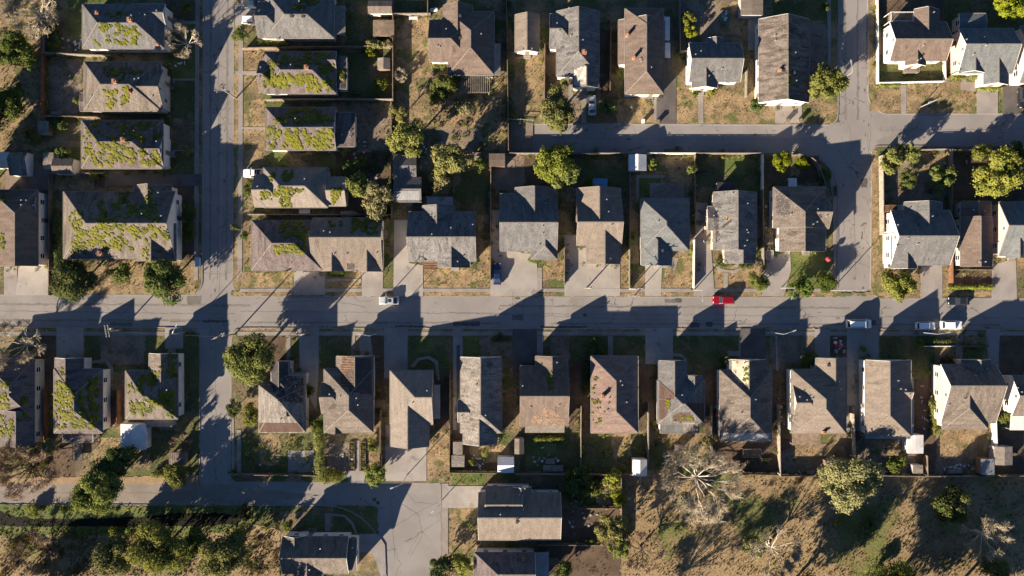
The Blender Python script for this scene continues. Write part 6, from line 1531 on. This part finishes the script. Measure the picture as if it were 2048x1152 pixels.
# ------------------------------------------------------------------ trees, shrubs, hedges
T = tree
for a in [
    ('big half-bare olive tree in the top left corner', 62, 22, 46, 'bare', 8), ('twiggy bare tree beside the northernmost mossy house', 366, 82, 29, 'bare', 6), ('small dark tree on the pavement below the white car at the top', 481, 67, 15, 'dark', 4),
    ('broad dark tree over the pavement left of the dark shrub, lower left', 147, 560, 42, 'dark', 7), ('round dark green tree by the corner lawn of the largest mossy house', 325, 560, 41, 'dark', 7.5), ('dark bushy shrub between the two big dark trees', 240, 546, 22, 'dark', 4),
    ('small round dark bush on the corner pavement, upper of two', 469, 455, 8, 'dark', 1.6), ('small round dark bush on the corner lawn, lower of two', 487, 472, 9, 'dark', 1.7), ('olive tree at the fence end above the big green tree', 796, 228, 17, 'olive', 6), ('big light green tree at the corner of the shady yards', 813, 278, 34, 'green', 9),
    ('pale green tree leaning over the chicken coop', 897, 322, 33, 'olive', 8), ('green upper half of the shady garden trees', 718, 372, 23, 'green', 6.5), ('wispy olive tree below the green garden tree', 750, 397, 31, 'olive', 6), ('dark tree at the wooden pergola', 888, 172, 26, 'dark', 6),
    ('small dark bush under the pergola tree', 873, 192, 12, 'dark', 2.5), ('green street tree at the silver car', 1112, 224, 36, 'green', 7.5), ('large light green tree behind the dark grey house', 1108, 320, 38, 'green', 9.5), ('second light green crown right below the large tree behind the dark grey house', 1131, 348, 26, 'green', 8),
    ('tiny bare twiggy tree left of the brownish house', 1139, 389, 14, 'bare', 4), ('dark bush at the fence left of the long brown house', 1216, 213, 16, 'dark', 3.5), ('upper yellow-green bush by the dirt lawn at the top', 1377, 38, 13, 'yellow', 3), ('lower yellow-green bush by the dirt lawn at the top', 1382, 60, 13, 'yellow', 2.8),
    ('rounded olive-green street tree at the north street corner', 1655, 167, 33, 'green', 7), ('dark shrub at the lower corner of the streaky house', 1512, 211, 14, 'dark', 2.6), ('dark shrub at the top edge near the side street', 1649, 16, 11, 'dark', 3), ('big yellow-green tree cut by the top right corner', 2020, 12, 28, 'yellow', 6),
    ('round yellow-green tree behind the weathered house, left of a smaller one', 1563, 320, 19, 'yellow', 4.5), ('smaller yellowish bush right of the round yellow-green tree', 1605, 328, 13, 'yellow', 3), ('leafy green tree in the fence corner of the shrubby yard', 1783, 325, 23, 'green', 6), ('green tree against the north street fence of the shrubby yard', 1815, 305, 21, 'green', 5.5),
    ('dark green bush in the middle of the shrubby yard', 1815, 357, 16, 'dark', 3.5), ('round yellow-green tree alone on the dark lawn', 1887, 352, 23, 'yellow', 5), ('yellow-green bush on the north street fence at right', 1964, 306, 18, 'yellow', 4), ('wide light green tree above the brown gable house', 1998, 345, 44, 'green', 8), ('dark tree at the right edge below the north street', 2030, 312, 24, 'dark', 6),
    ('round dark shrub with white flowers at the torn-shingle house front', 1517, 565, 18, 'dark', 3), ('big round dark bush at the kerb of the corner lawn', 1603, 577, 23, 'dark', 4), ('smaller dark bush right of the big round kerb bush', 1650, 566, 18, 'dark', 3), ('tangled green shrub tree at the drive of the tall white-walled house', 1800, 569, 31, 'green', 5),
    ('half-bare olive tree at the left edge below the main street', 38, 690, 44, 'bare', 7), ('small olive tree above the brush by the south lane', 99, 893, 18, 'olive', 4.5), ('tangled bare brush along the south lane, left edge', 58, 935, 52, 'bareb', 4), ('large green tree hanging over the south lane', 195, 985, 44, 'green', 9),
    ('dark tree behind the large one over the south lane', 232, 928, 33, 'dark', 7), ('bright yellow-green round tree by the south lane', 355, 953, 26, 'yellow', 5), ('small bare bush above the slatted garden shelter', 362, 884, 19, 'bareb', 3), ('big leafy tree at the lower crossroads', 497, 718, 43, 'green', 9),
    ('small dark round tree below the big leafy crossroads tree', 468, 815, 15, 'dark', 3.5), ('mid-sized dark tree beside the burnt house', 502, 831, 17, 'green', 4), ('dark bush column between the burnt house and the rafters house', 636, 855, 15, 'dark', 4), ('yellow-green round tree at the wide driveway on the bend', 750, 950, 21, 'yellow', 4.5),
    ('large green tree of the lower left grove, left', 226, 1112, 38, 'green', 8), ('large lumpy green tree in the middle of the lower left grove', 318, 1098, 48, 'green', 9.5), ('yellowish green tree at the right of the lower left grove', 446, 1110, 46, 'green', 8.5), ('dark tree between the grove and the ditch', 388, 1085, 26, 'dark', 6),
    ('brown tangled thicket in the lower left meadow', 85, 1098, 40, 'bareb', 2.5), ('single bush left of the curved path house', 575, 1052, 11, 'yellow', 2.4), ('dark tree cut by the bottom edge beside the bending street', 884, 1138, 25, 'dark', 6), ('green tree right of the dark one at the bottom edge', 922, 1128, 21, 'green', 5.5),
    ('dark round bush at the small bottom-edge house', 1124, 1143, 18, 'dark', 4), ('pale green tree at the garden fence by the field', 1221, 1052, 29, 'olive', 9), ('darker green tree just below the pale one at the garden fence', 1233, 1086, 23, 'green', 8), ('twiggy pale shrub tree in the garden corner above the field', 1226, 962, 22, 'green', 4),
    ('yellow-green bush column along the garden fence', 1240, 995, 15, 'yellow', 3.5), ('brown bare tree at the bottom of the field', 1289, 1108, 36, 'bareb', 8), ('biggest bare pale-branched tree at the edge of the field', 1400, 962, 68, 'bare', 9), ('grey-green bush at the foot of the biggest bare tree', 1374, 1003, 20, 'olive', 4),
    ('olive tree with pale twigs over the field fence', 1697, 962, 50, 'olive', 8), ('dark bush in the middle of the field', 1735, 1053, 19, 'dark', 3), ('dark green low tree in the shaded right part of the field', 1902, 1012, 36, 'dark', 6), ('pale-limbed half-leafy tree near the bottom of the field', 1553, 1105, 44, 'bare', 9),
    ('light green undergrowth beside the pale-limbed tree', 1508, 1092, 20, 'green', 4), ('bare pale tree at the right end of the field', 1980, 1075, 40, 'bare', 8), ('green bush at the bottom right corner', 1992, 1142, 26, 'green', 5), ('small dark bush at the bottom of the field between shadows', 1758, 1140, 15, 'dark', 2.5),
    ('tiny bush under the field olive tree', 1677, 1045, 9, 'green', 1.6), ('yellow-green bush at the right edge house', 2008, 836, 13, 'yellow', 2.5), ('green bushes at the wall of the pinkish-walled house', 1870, 808, 11, 'green', 2.2), ('dark shrub on the lawn of the pinkish hip-roofed house', 1186, 697, 20, 'dark', 2.5),
    ('round dark bush at the front of the patched house', 1447, 717, 12, 'dark', 2), ('dark shadowed bush before the tan cross-gabled house', 1615, 720, 16, 'dark', 2.6), ('small bush on the wide shaded drive', 1727, 697, 7, 'green', 1.2), ('low dark bush on the lawn of the pinkish-walled house', 1840, 690, 10, 'dark', 1.6),
    ('low bush beside the chain of yards under the T-shaped house', 700, 335, 17, 'dark', 3), ('small green shrub on the green back lawn', 760, 168, 14, 'green', 2), ('pale shrub, left of three on the back lawn fence', 742, 88, 11, 'olive', 2.4), ('pale shrub, middle of three on the back lawn fence', 757, 92, 11, 'olive', 2.4), ('pale shrub, right of three on the back lawn fence', 780, 84, 11, 'olive', 2.4),
    ('bright bush at the fence beside the old pale shed', 741, 105, 10, 'yellow', 2), ('dark round bush behind the small gable of the first mossy house', 371, 17, 11, 'dark', 2), ('dark hedge bush left of the northernmost mossy house', 107, 85, 12, 'dark', 2), ('pale twig bush against the dry yard fence', 801, 150, 12, 'bare', 2.5),
    ('left shrub by the front path of the small grey house', 1387, 181, 10, 'dark', 1.6), ('right shrub by the front path of the small grey house', 1424, 182, 13, 'green', 1.7), ('bush under the awning side of the silver car house', 1130, 166, 10, 'green', 1.6), ('small bush at the white table in the dark side yard', 614, 316, 11, 'olive', 2.6),
    ('green shrub below the mossy gable house', 690, 300, 10, 'green', 2), ('yellowish shrub in the shady garden', 725, 321, 9, 'yellow', 2.2), ('tall green bush near the coop', 960, 330, 12, 'dark', 2.6), ('bush beside the blue tarp shed', 1178, 365, 11, 'green', 2.2), ('column bush beside the white metal gable shed', 1304, 332, 11, 'yellow', 2.6),
    ('tall green creeper on the fence right of the bay deck', 1384, 338, 10, 'green', 3), ('tall bush in the yard of the thickly mossed house', 128, 250, 12, 'dark', 2.5), ('second bush in the yard of the thickly mossed house', 110, 252, 10, 'dark', 2), ('bush at the back wall of the second mossy house', 154, 200, 8, 'yellow', 1.8), ('bush below the grey gable shed', 187, 353, 9, 'green', 2),
    ('bush at the top of the half dark patched shed', 128, 305, 12, 'dark', 2.5), ('flower bush at the pavement of the largest mossy house', 372, 300, 10, 'green', 1.5), ('dark yard bush beside the right wall of the largest mossy house', 375, 425, 17, 'dark', 2.6), ('second dark yard bush beside the right wall of the largest mossy house', 378, 465, 16, 'dark', 2.4),
    ('bush at the upper left of the pinkish tan roofed house', 500, 375, 14, 'dark', 2.2), ('shaded bush in the fenced yard of the stained pale roof', 970, 909, 9, 'green', 1.8), ('low bush in the fenced yard of the stained pale roof', 944, 924, 8, 'yellow', 1.2), ('dark bush by the driveway of the burnt house', 617, 780, 12, 'dark', 2.4),
    ('low evergreen at the back of the sand-coloured roof', 743, 885, 8, 'yellow', 2), ('bush row end at the brown fence by the planted path', 746, 897, 9, 'green', 2.2), ('dark thicket left of the brown-tan house garden', 1150, 958, 24, 'dark', 3), ('second dark thicket beside the first in the garden', 1178, 972, 20, 'dark', 3), ('small shrub on the lawn under the fence of the brown-tan house', 1180, 1084, 8, 'yellow', 1.8),
    ('dark tree shading the narrow left yard at the top', 30, 105, 34, 'dark', 6), ('dark tree in the middle of the far left yard', 20, 210, 30, 'dark', 6), ('low thorny bush in the far left yard', 62, 270, 16, 'brown', 2.5), ('dark bush at the left end of the south lane brush', 20, 895, 26, 'bareb', 3), ('scrub bush above the ditch on the left', 62, 1020, 14, 'green', 1.4),
    ('low grass bush at the ditch bank, middle', 225, 1064, 12, 'green', 1.6), ('scrub at the right end of the ditch', 492, 1025, 14, 'brown', 2), ('dark bush in the fenced back yard behind the streaky house', 1795, 925, 20, 'dark', 2.4), ('creeping bush at the side of the dark weathered house', 1418, 880, 14, 'olive', 2), ('dark bush at the curve behind the brown weathered house', 1650, 352, 12, 'dark', 2),
    ('yellowish shrubs on the kerb lawn of the patched corner', 1000, 672, 7, 'dark', 1.2), ('low dark shrub before the porch, pinkish-walled house', 1895, 722, 11, 'brown', 1.8), ('dry bush at the weathered pergola garden', 915, 160, 14, 'yellow', 2), ('straw-coloured tree in the dry yard below the T-shaped house', 930, 215, 17, 'olive', 2.5), ('dry golden bush at the coop yard', 880, 372, 22, 'olive', 2.2),
]:
    lab, x, y, r, k, h = a
    tree(lab, x, y, r, k, h)
# trees just outside the frame whose long shadows cross the field and the left yards
for lab, x, y, r, k, h in [('tall tree beyond the bottom edge, left of the field shadows', 1590, 1215, 62, 'green', 12), ('tall tree beyond the bottom edge, right of the field shadows', 1800, 1215, 70, 'green', 13), ('tall tree beyond the bottom right corner', 1930, 1230, 62, 'dark', 12), ('tree beyond the left edge by the far left yard', -50, 240, 46, 'dark', 9), ('second tree beyond the left edge', -60, 370, 46, 'dark', 9),
                           ('bare tree beyond the bottom edge of the field', 1330, 1225, 52, 'bareb', 11), ('tree beyond the bottom edge by the grove', 520, 1210, 50, 'green', 10), ('tree beyond the bottom edge below the meadow', 30, 1215, 50, 'green', 8)]:
    tree(lab, x, y, r, k, h)
for lab, x0, y0, x1, y1, h, k in [
    ('tall dark hedge column between the drive and the largest mossy house', 108, 425, 126, 540, 2.6, 'dark'), ('dark hedge strip left of the northernmost mossy house', 98, 40, 116, 108, 1.8, 'dark'), ('long tall hedge between the burnt house garden and the planted path', 628, 835, 650, 948, 2.6, 'green'),
    ('hedge below the hedge corner by the south lane, near the concrete pad', 640, 940, 680, 966, 1.6, 'yellow'), ('clipped hedge along the sunken front yard wall', 1893, 570, 1990, 579, 1.0, 'yellow'), ('clipped round hedge under the front gable of the dark grey house', 1055, 515, 1083, 527, 1.1, 'dark'), ('curved low hedge under the torn-shingle house', 1430, 515, 1470, 535, 1.0, 'dark'),
    ('short hedge right of the torn-shingle house front door', 1477, 528, 1507, 538, 1.0, 'dark'), ('clipped hedge in front of the bluish-grey roofed house, right', 1957, 170, 2007, 182, 1.0, 'green'), ('clipped hedge in front of the bluish-grey roofed house, left', 1902, 146, 1930, 160, 1.0, 'green'), ('small hedge right of the stepped path', 1939, 147, 1957, 161, 1.0, 'green'),
    ('dark hedge along the left wall of the house under the top edge', 515, 75, 580, 95, 1.3, 'green'), ('hedge along the right side of the planted path', 738, 878, 750, 905, 1.6, 'green'), ('low hedge at the lower edge of the pinkish-walled house lawn', 1835, 678, 1908, 688, .9, 'dark'), ('dark low hedge at the front lawn corner of the stripped-roof house', 983, 672, 1022, 683, .9, 'dark'),
    ('bush strip behind the stripped-roof house', 1067, 872, 1130, 884, 1.0, 'green'), ('shrub strip on the corner lawn of the brown weathered house', 1668, 372, 1674, 392, 1.0, 'dark'), ('long hedge of shrubs at the south lane verge', 300, 944, 345, 956, 1.4, 'green'), ('low shrub strip under the T-shaped house left wing', 860, 122, 896, 140, 1.1, 'green'),
    ('dark planting along the left wall of the pinkish hip roof', 1166, 725, 1180, 790, 1.2, 'dark'), ('planting along the left wall of the pinkish-walled house', 1862, 790, 1876, 870, 1.3, 'green'), ('front bushes of the twin house', 652, 542, 690, 552, .9, 'dark'), ('hedge at the edge of the white-fenced lawn', 1757, 168, 1800, 174, .7, 'green'),
]: hedge(lab, x0, y0, x1, y1, h, k)

# yard clutter
def barrel(label, px, py, mat, r=.32, h=.85, g=None):
    X, Y = P(px, py); b = MB(); b.tube([(0, 0, .06), (0, 0, .3), (0, 0, .6), (0, 0, .06 + h)], [r * .92, r, r, r * .92], 14)
    root = empty('barrel', (X, Y, 0), label, 'barrel', g); b.build('drum', mat, root)
    l = MB(); l.tube([(0, 0, .06 + h), (0, 0, .1 + h)], r * .97, 14); l.build('lid', M_FELT, root)
def woodpile(label, px, py, l, w, rz=0):
    X, Y = P(px, py); root = empty('firewood_stack', (X, Y, .06), label, 'firewood', None, rz); rnd = random.Random(int(px))
    b = MB()
    for r_ in range(4):
        for k in range(int(l / .2)): b.tube([(-l / 2 + .2 * k + .1 * (r_ % 2), -w / 2, .1 + r_ * .17), (-l / 2 + .2 * k + .1 * (r_ % 2), w / 2 + rnd.uniform(-.05, .05), .1 + r_ * .17)], .1, 6)
    b.build('logs', M_WOOD, root); c = MB(); c.box(-l / 2, -w / 2 - .05, .78, l / 2, w / 2 + .05, .8); c.build('cover_sheet', M_GREYWOOD, root)
def grill(label, px, py):
    X, Y = P(px, py); root = empty('barbecue', (X, Y, .06), label, 'barbecue')
    b = MB(); b.tube([(0, 0, .7), (0, 0, .85), (0, 0, .98)], [.18, .3, .24], 14); b.build('bowl', M_FELT, root)
    for k in range(3):
        a = 2.1 * k; g = MB(); g.tube([(.1 * math.cos(a), .1 * math.sin(a), .72), (.35 * math.cos(a), .35 * math.sin(a), 0)], .02, 5); g.build('leg', M_POLEMETAL, root)
def chair(label, px, py, rz, mat, g=None):
    X, Y = P(px, py); root = empty('garden_chair', (X, Y, .06), label, 'chair', g, rz)
    b = MB(); b.box(-.26, -.26, .4, .26, .26, .46); b.build('seat', mat, root)
    b = MB(); b.bar((-.26, .26, .72), (.26, .26, .72), .05, .52); b.build('backrest', mat, root)
    for x in (-.22, .22):
        for y in (-.22, .22): l = MB(); l.box(x - .03, y - .03, 0, x + .03, y + .03, .4); l.build('leg', mat, root)
def planter(label, px, py, w, d, rz=0, k='dark'):
    X, Y = P(px, py); root = empty('planter_box', (X, Y, .06), label, 'planter', None, rz); b = MB()
    for s_ in (-1, 1): b.bar((s_ * w / 2, -d / 2, .2), (s_ * w / 2, d / 2, .2), .06, .4); b.bar((-w / 2, s_ * d / 2, .2), (w / 2, s_ * d / 2, .2), .06, .4)
    b.build('box', M_WOOD, root); q = MB(); q.box(-w / 2 + .03, -d / 2 + .03, 0, w / 2 - .03, d / 2 - .03, .33); q.build('soil', M_DARKDIRT, root)
    rnd = random.Random(int(px * 3)); leaf_cloud('plants', [(rnd.uniform(-w, w) * .4, rnd.uniform(-d, d) * .4, .45, .25, .25, .2) for _ in range(int(4 + w * d * 3))], int(60 + w * d * 90), .08, LEAF[k], root, rnd)
def tank(label, px, py, l, rz):
    X, Y = P(px, py); root = empty('gas_tank', (X, Y, .06), label, 'tank', None, rz); b = MB(); b.tube([(-l / 2 - .2, 0, .6), (-l / 2, 0, .6), (l / 2, 0, .6), (l / 2 + .2, 0, .6)], [.15, .4, .4, .15], 14); b.build('vessel', M_WMETAL, root)
    for x in (-l / 3, l / 3): f = MB(); f.box(x - .08, -.3, 0, x + .08, .3, .3); f.build('foot', M_CONC, root)
def boat(label, px, py, l, rz):
    X, Y = P(px, py, .6); root = empty('covered_boat', (X, Y, .06), label, 'boat', None, rz); b = MB(); st = [(-.5, .36, .9), (-.2, .42, .95), (.15, .38, 1.0), (.38, .2, 1.05), (.5, .02, 1.1)]
    for f, w, z in st: b.v += [(f * l, -w * l * .42, z), (f * l, -w * l * .3, .35), (f * l, w * l * .3, .35), (f * l, w * l * .42, z)]
    for i in range(4):
        for k in range(3): b.f.append((i * 4 + k, i * 4 + 4 + k, i * 4 + 5 + k, i * 4 + 1 + k))
    b.f.append((0, 1, 2, 3)); b.build('hull', M_WMETAL, root, recalc=True)
    c = MB()
    for f, w, z in st: c.v += [(f * l, -w * l * .43, z + .01), (f * l, 0, z + .3 * (1 if w > .1 else .1)), (f * l, w * l * .43, z + .01)]
    for i in range(4): c.f += [(i * 3, i * 3 + 1, i * 3 + 4, i * 3 + 3), (i * 3 + 1, i * 3 + 2, i * 3 + 5, i * 3 + 4)]
    c.build('cover', M_BLUETARP if rz else M_GREYWOOD, root)
for a in [('rusty barrel behind the tiny coop hut', 966, 327, M_RAFTER), ('dark barrel beside the fence of the stained pale roof', 908, 868, M_FELT), ('blue barrel at the long brown back shed', 904, 893, M_BLUETARP), ('grey barrel by the torn-shingle house left wall', 1408, 482, M_POLEMETAL), ('brown barrel under the patched house eave', 1311, 858, M_WOOD),
          ('grey barrel in the shady back yard of the burnt house', 520, 930, M_POLEMETAL), ('black barrel by the weathered wooden shed', 2030, 905, M_FELT), ('white barrel behind the mossy gable house annex', 716, 282, M_WMETAL), ('green-black barrel at the northernmost mossy house back corner', 156, 92, M_FELT)]: barrel(*a)
for a in [('firewood stack along the field fence behind the pinkish-walled house', 1905, 941, 3.2, .8), ('firewood stack by the fence behind the tan cross-gabled house', 1622, 943, 2.6, .7), ('short firewood stack at the dirt yard right of the coop', 935, 322, 1.6, .7), ('firewood stack behind the second mossy house', 118, 228, 2.2, .7), ('firewood stack beside the long twin house side fence', 772, 470, 2.0, .7, 1.57)]: woodpile(*a)
for a in [('black kettle barbecue on the bay deck lawn', 1290, 385), ('kettle barbecue behind the streaky weathered house', 1768, 896), ('kettle barbecue on the green back lawn by the pale shrubs', 722, 110)]: grill(*a)
for a in [('white chair left of the table with the lush shaded lawn', 1084, 921, .4, M_WMETAL), ('white chair right of the table with the lush shaded lawn', 1116, 920, 2.0, M_WMETAL), ('grey chair alone on the dry lawn behind the tan cross-gabled house', 1640, 908, .3, M_POLEMETAL), ('white chair on the dry strip behind the streaky weathered house', 1792, 886, 1.2, M_WMETAL), ('white chair on the lawn of the white wheelie bin house', 1262, 215, 2.4, M_WMETAL), ('white chair in the yard of the brown-tan house', 1168, 1035, .8, M_WMETAL)]: chair(*a)
for a in [('timber planter in the sheltered yard behind the dark weathered house, left', 1500, 925, 2.2, 1.2), ('timber planter in the sheltered yard behind the dark weathered house, right', 1530, 922, 2.4, 1.3), ('planter on the shaded lawn of the brown-tan house garden', 1140, 998, 2, 1), ('planter box behind the patched house', 1318, 880, 1.8, 1), ('planter box on the green lawn behind the one thick moss row', 712, 185, 1.8, .9), ('planter in the yard of the torn-shingle house', 1404, 345, 2.0, 1.0), ('planter in the dark lawn left of the round yellow-green tree', 1858, 382, 2, 1)]: planter(*a)
tank('white gas tank behind the large brown T-shaped house', 868, 22, 1.6, .2)
boat('small covered boat in the shaded yard behind the second shady garden tree', 700, 428, 4.0, 0)

# undergrowth: weeds and brambles along walls and fences, too tangled to count
def undergrowth(name, kind, seed, dens, extra):
    rnd = random.Random(seed); bl = []
    for root, V in HOUSES:
        for v in V:
            x0, y0, x1, y1 = v.rect
            per = [((x0, y0), (x1, y0)), ((x1, y0), (x1, y1)), ((x1, y1), (x0, y1)), ((x0, y1), (x0, y0))]
            for a, b in per:
                l = math.hypot(b[0] - a[0], b[1] - a[1])
                for k in range(int(l * dens)):
                    if math.sin(a[0] * .7 + k * .35 + seed) < .1: continue
                    t = rnd.random(); x, y = a[0] + (b[0] - a[0]) * t + rnd.gauss(0, .5), a[1] + (b[1] - a[1]) * t + rnd.gauss(0, .5)
                    if roof_at(V, x, y) is not None: continue
                    r = rnd.uniform(.2, .6); bl.append((x, y, r * .5, r, r, r * .7))
    for o in FENCES:
        for (ax, ay), (bx, by) in zip(o, o[1:]):
            l = math.hypot(bx - ax, by - ay)
            for k in range(int(l * dens * 1.2)):
                if math.sin(k * .3 + ax + seed) < 0: continue
                t = rnd.random(); x, y = ax + (bx - ax) * t + rnd.gauss(0, .6), ay + (by - ay) * t + rnd.gauss(0, .6)
                r = rnd.uniform(.2, .65); bl.append((x, y, r * .5, r, r, r * .8))
    for x0, y0, x1, y1, n, rr in extra:
        for _ in range(n):
            x, y = P(rnd.uniform(x0, x1), rnd.uniform(y0, y1)); r = rr * rnd.uniform(.5, 1.3); bl.append((x, y, r * .5, r, r, r * .7))
    tag(leaf_cloud(name, bl, int(sum(b[3] * b[3] for b in bl) * 110), .15, LEAF[kind], None, rnd), kind='stuff')
undergrowth('undergrowth', 'dark', 21, .7, [(480, 870, 640, 940, 40, .5), (1130, 950, 1240, 1010, 60, .6), (250, 1060, 520, 1150, 50, .7), (690, 305, 785, 345, 40, .5), (0, 0, 92, 300, 60, .5), (1830, 660, 1980, 690, 30, .4), (1300, 880, 1420, 940, 40, .4), (0, 880, 100, 950, 50, .6), (860, 150, 1010, 300, 50, .5)])
undergrowth('brambles', 'green', 22, .65, [(480, 870, 640, 940, 30, .4), (1130, 950, 1240, 1010, 30, .5), (0, 1010, 540, 1024, 50, .45), (0, 1054, 540, 1070, 60, .5), (700, 210, 785, 300, 20, .4), (1160, 870, 1290, 940, 30, .4), (1770, 310, 1895, 400, 30, .5), (1250, 960, 2040, 1150, 40, .4), (0, 0, 92, 300, 30, .4)])
undergrowth('dry_weeds', 'brown', 23, .35, [(0, 1070, 190, 1152, 90, .7), (480, 1020, 560, 1150, 50, .5), (0, 880, 100, 950, 60, .6), (1250, 960, 2040, 1150, 25, .4), (862, 150, 1010, 300, 50, .5)])

# ------------------------------------------------------------------ grass and weeds
def tufts(name, regions, mat, size, seed, avoid=True):
    rnd = np.random.default_rng(seed); pts = []
    bl = np.array(BLOCKED, float)
    for x0, y0, x1, y1, n, hs_ in regions:
        p = rnd.uniform((x0, y0), (x1, y1), (n, 2))
        # clumpy: keep points where a few sine waves agree
        f = np.sin(p[:, 0] * .09 + p[:, 1] * .05) + np.sin(p[:, 1] * .13 - p[:, 0] * .04 + 1) + rnd.normal(0, .8, n)
        p = p[f > -.3]
        if avoid:
            k = np.ones(len(p), bool)
            for a in bl: k &= ~((p[:, 0] > a[0] - 2) & (p[:, 0] < a[2] + 2) & (p[:, 1] > a[1] - 2) & (p[:, 1] < a[3] + 2))
            p = p[k]
            road = ((p[:, 1] > 588) & (p[:, 1] < 660)) | ((p[:, 0] > 396) & (p[:, 0] < 474) & (p[:, 1] < 966)) | ((p[:, 0] > 1040) & (p[:, 1] > 226) & (p[:, 1] < 306)) | ((p[:, 0] > 1660) & (p[:, 0] < 1747) & (p[:, 1] < 600)) | ((p[:, 1] > 955) & (p[:, 1] < 1014) & (p[:, 0] < 884)) | ((p[:, 0] > 640) & (p[:, 0] < 884) & (p[:, 1] > 955))
            p = p[~road]
        pts += [(a, b, hs_) for a, b in p]
    n = len(pts); A = np.array(pts)
    x = (A[:, 0] - 1024) / PPM; y = (576 - A[:, 1]) / PPM
    V = np.empty((n, 3, 3, 3)); s = size * A[:, 2]
    for b in range(3):
        ang = rnd.uniform(0, 6.28, n); w = s * rnd.uniform(.4, .8, n); h = s * rnd.uniform(.6, 1.3, n); l = s * rnd.uniform(-.4, .4, n)
        ox, oy = rnd.uniform(-.2, .2, n) * s, rnd.uniform(-.2, .2, n) * s
        V[:, b, 0] = np.stack([x + ox - np.cos(ang) * w, y + oy - np.sin(ang) * w, np.full(n, .03)], 1)
        V[:, b, 1] = np.stack([x + ox + np.cos(ang) * w, y + oy + np.sin(ang) * w, np.full(n, .03)], 1)
        V[:, b, 2] = np.stack([x + ox - np.sin(ang) * l, y + oy + np.cos(ang) * l, .03 + h], 1)
    m = n * 3
    me = bpy.data.meshes.new(name); me.vertices.add(m * 3); me.vertices.foreach_set('co', V.ravel())
    me.loops.add(m * 3); me.loops.foreach_set('vertex_index', np.arange(m * 3, dtype=np.int32))
    me.polygons.add(m); me.polygons.foreach_set('loop_start', np.arange(0, m * 3, 3, dtype=np.int32))
    me.update(calc_edges=True); me.validate(); me.materials.append(mat)
    tag(link(name, me), kind='stuff')
DRYL = leaf_mat('dry_blades', (.23, .175, .1), (.16, .122, .07), .2, .5)
GRNL = leaf_mat('green_blades', (.09, .11, .03), (.14, .135, .05), .2, .5)
tufts('dry_grass', [(0, 0, 2048, 1152, 26000, .6), (1245, 952, 2048, 1152, 6000, .75), (0, 1050, 540, 1152, 3500, .9)], DRYL, .26, 3)
tufts('green_weeds', [(0, 0, 2048, 1152, 30000, .65), (1245, 952, 2048, 1152, 2500, .9), (0, 1010, 560, 1152, 3500, .9)], GRNL, .28, 4)
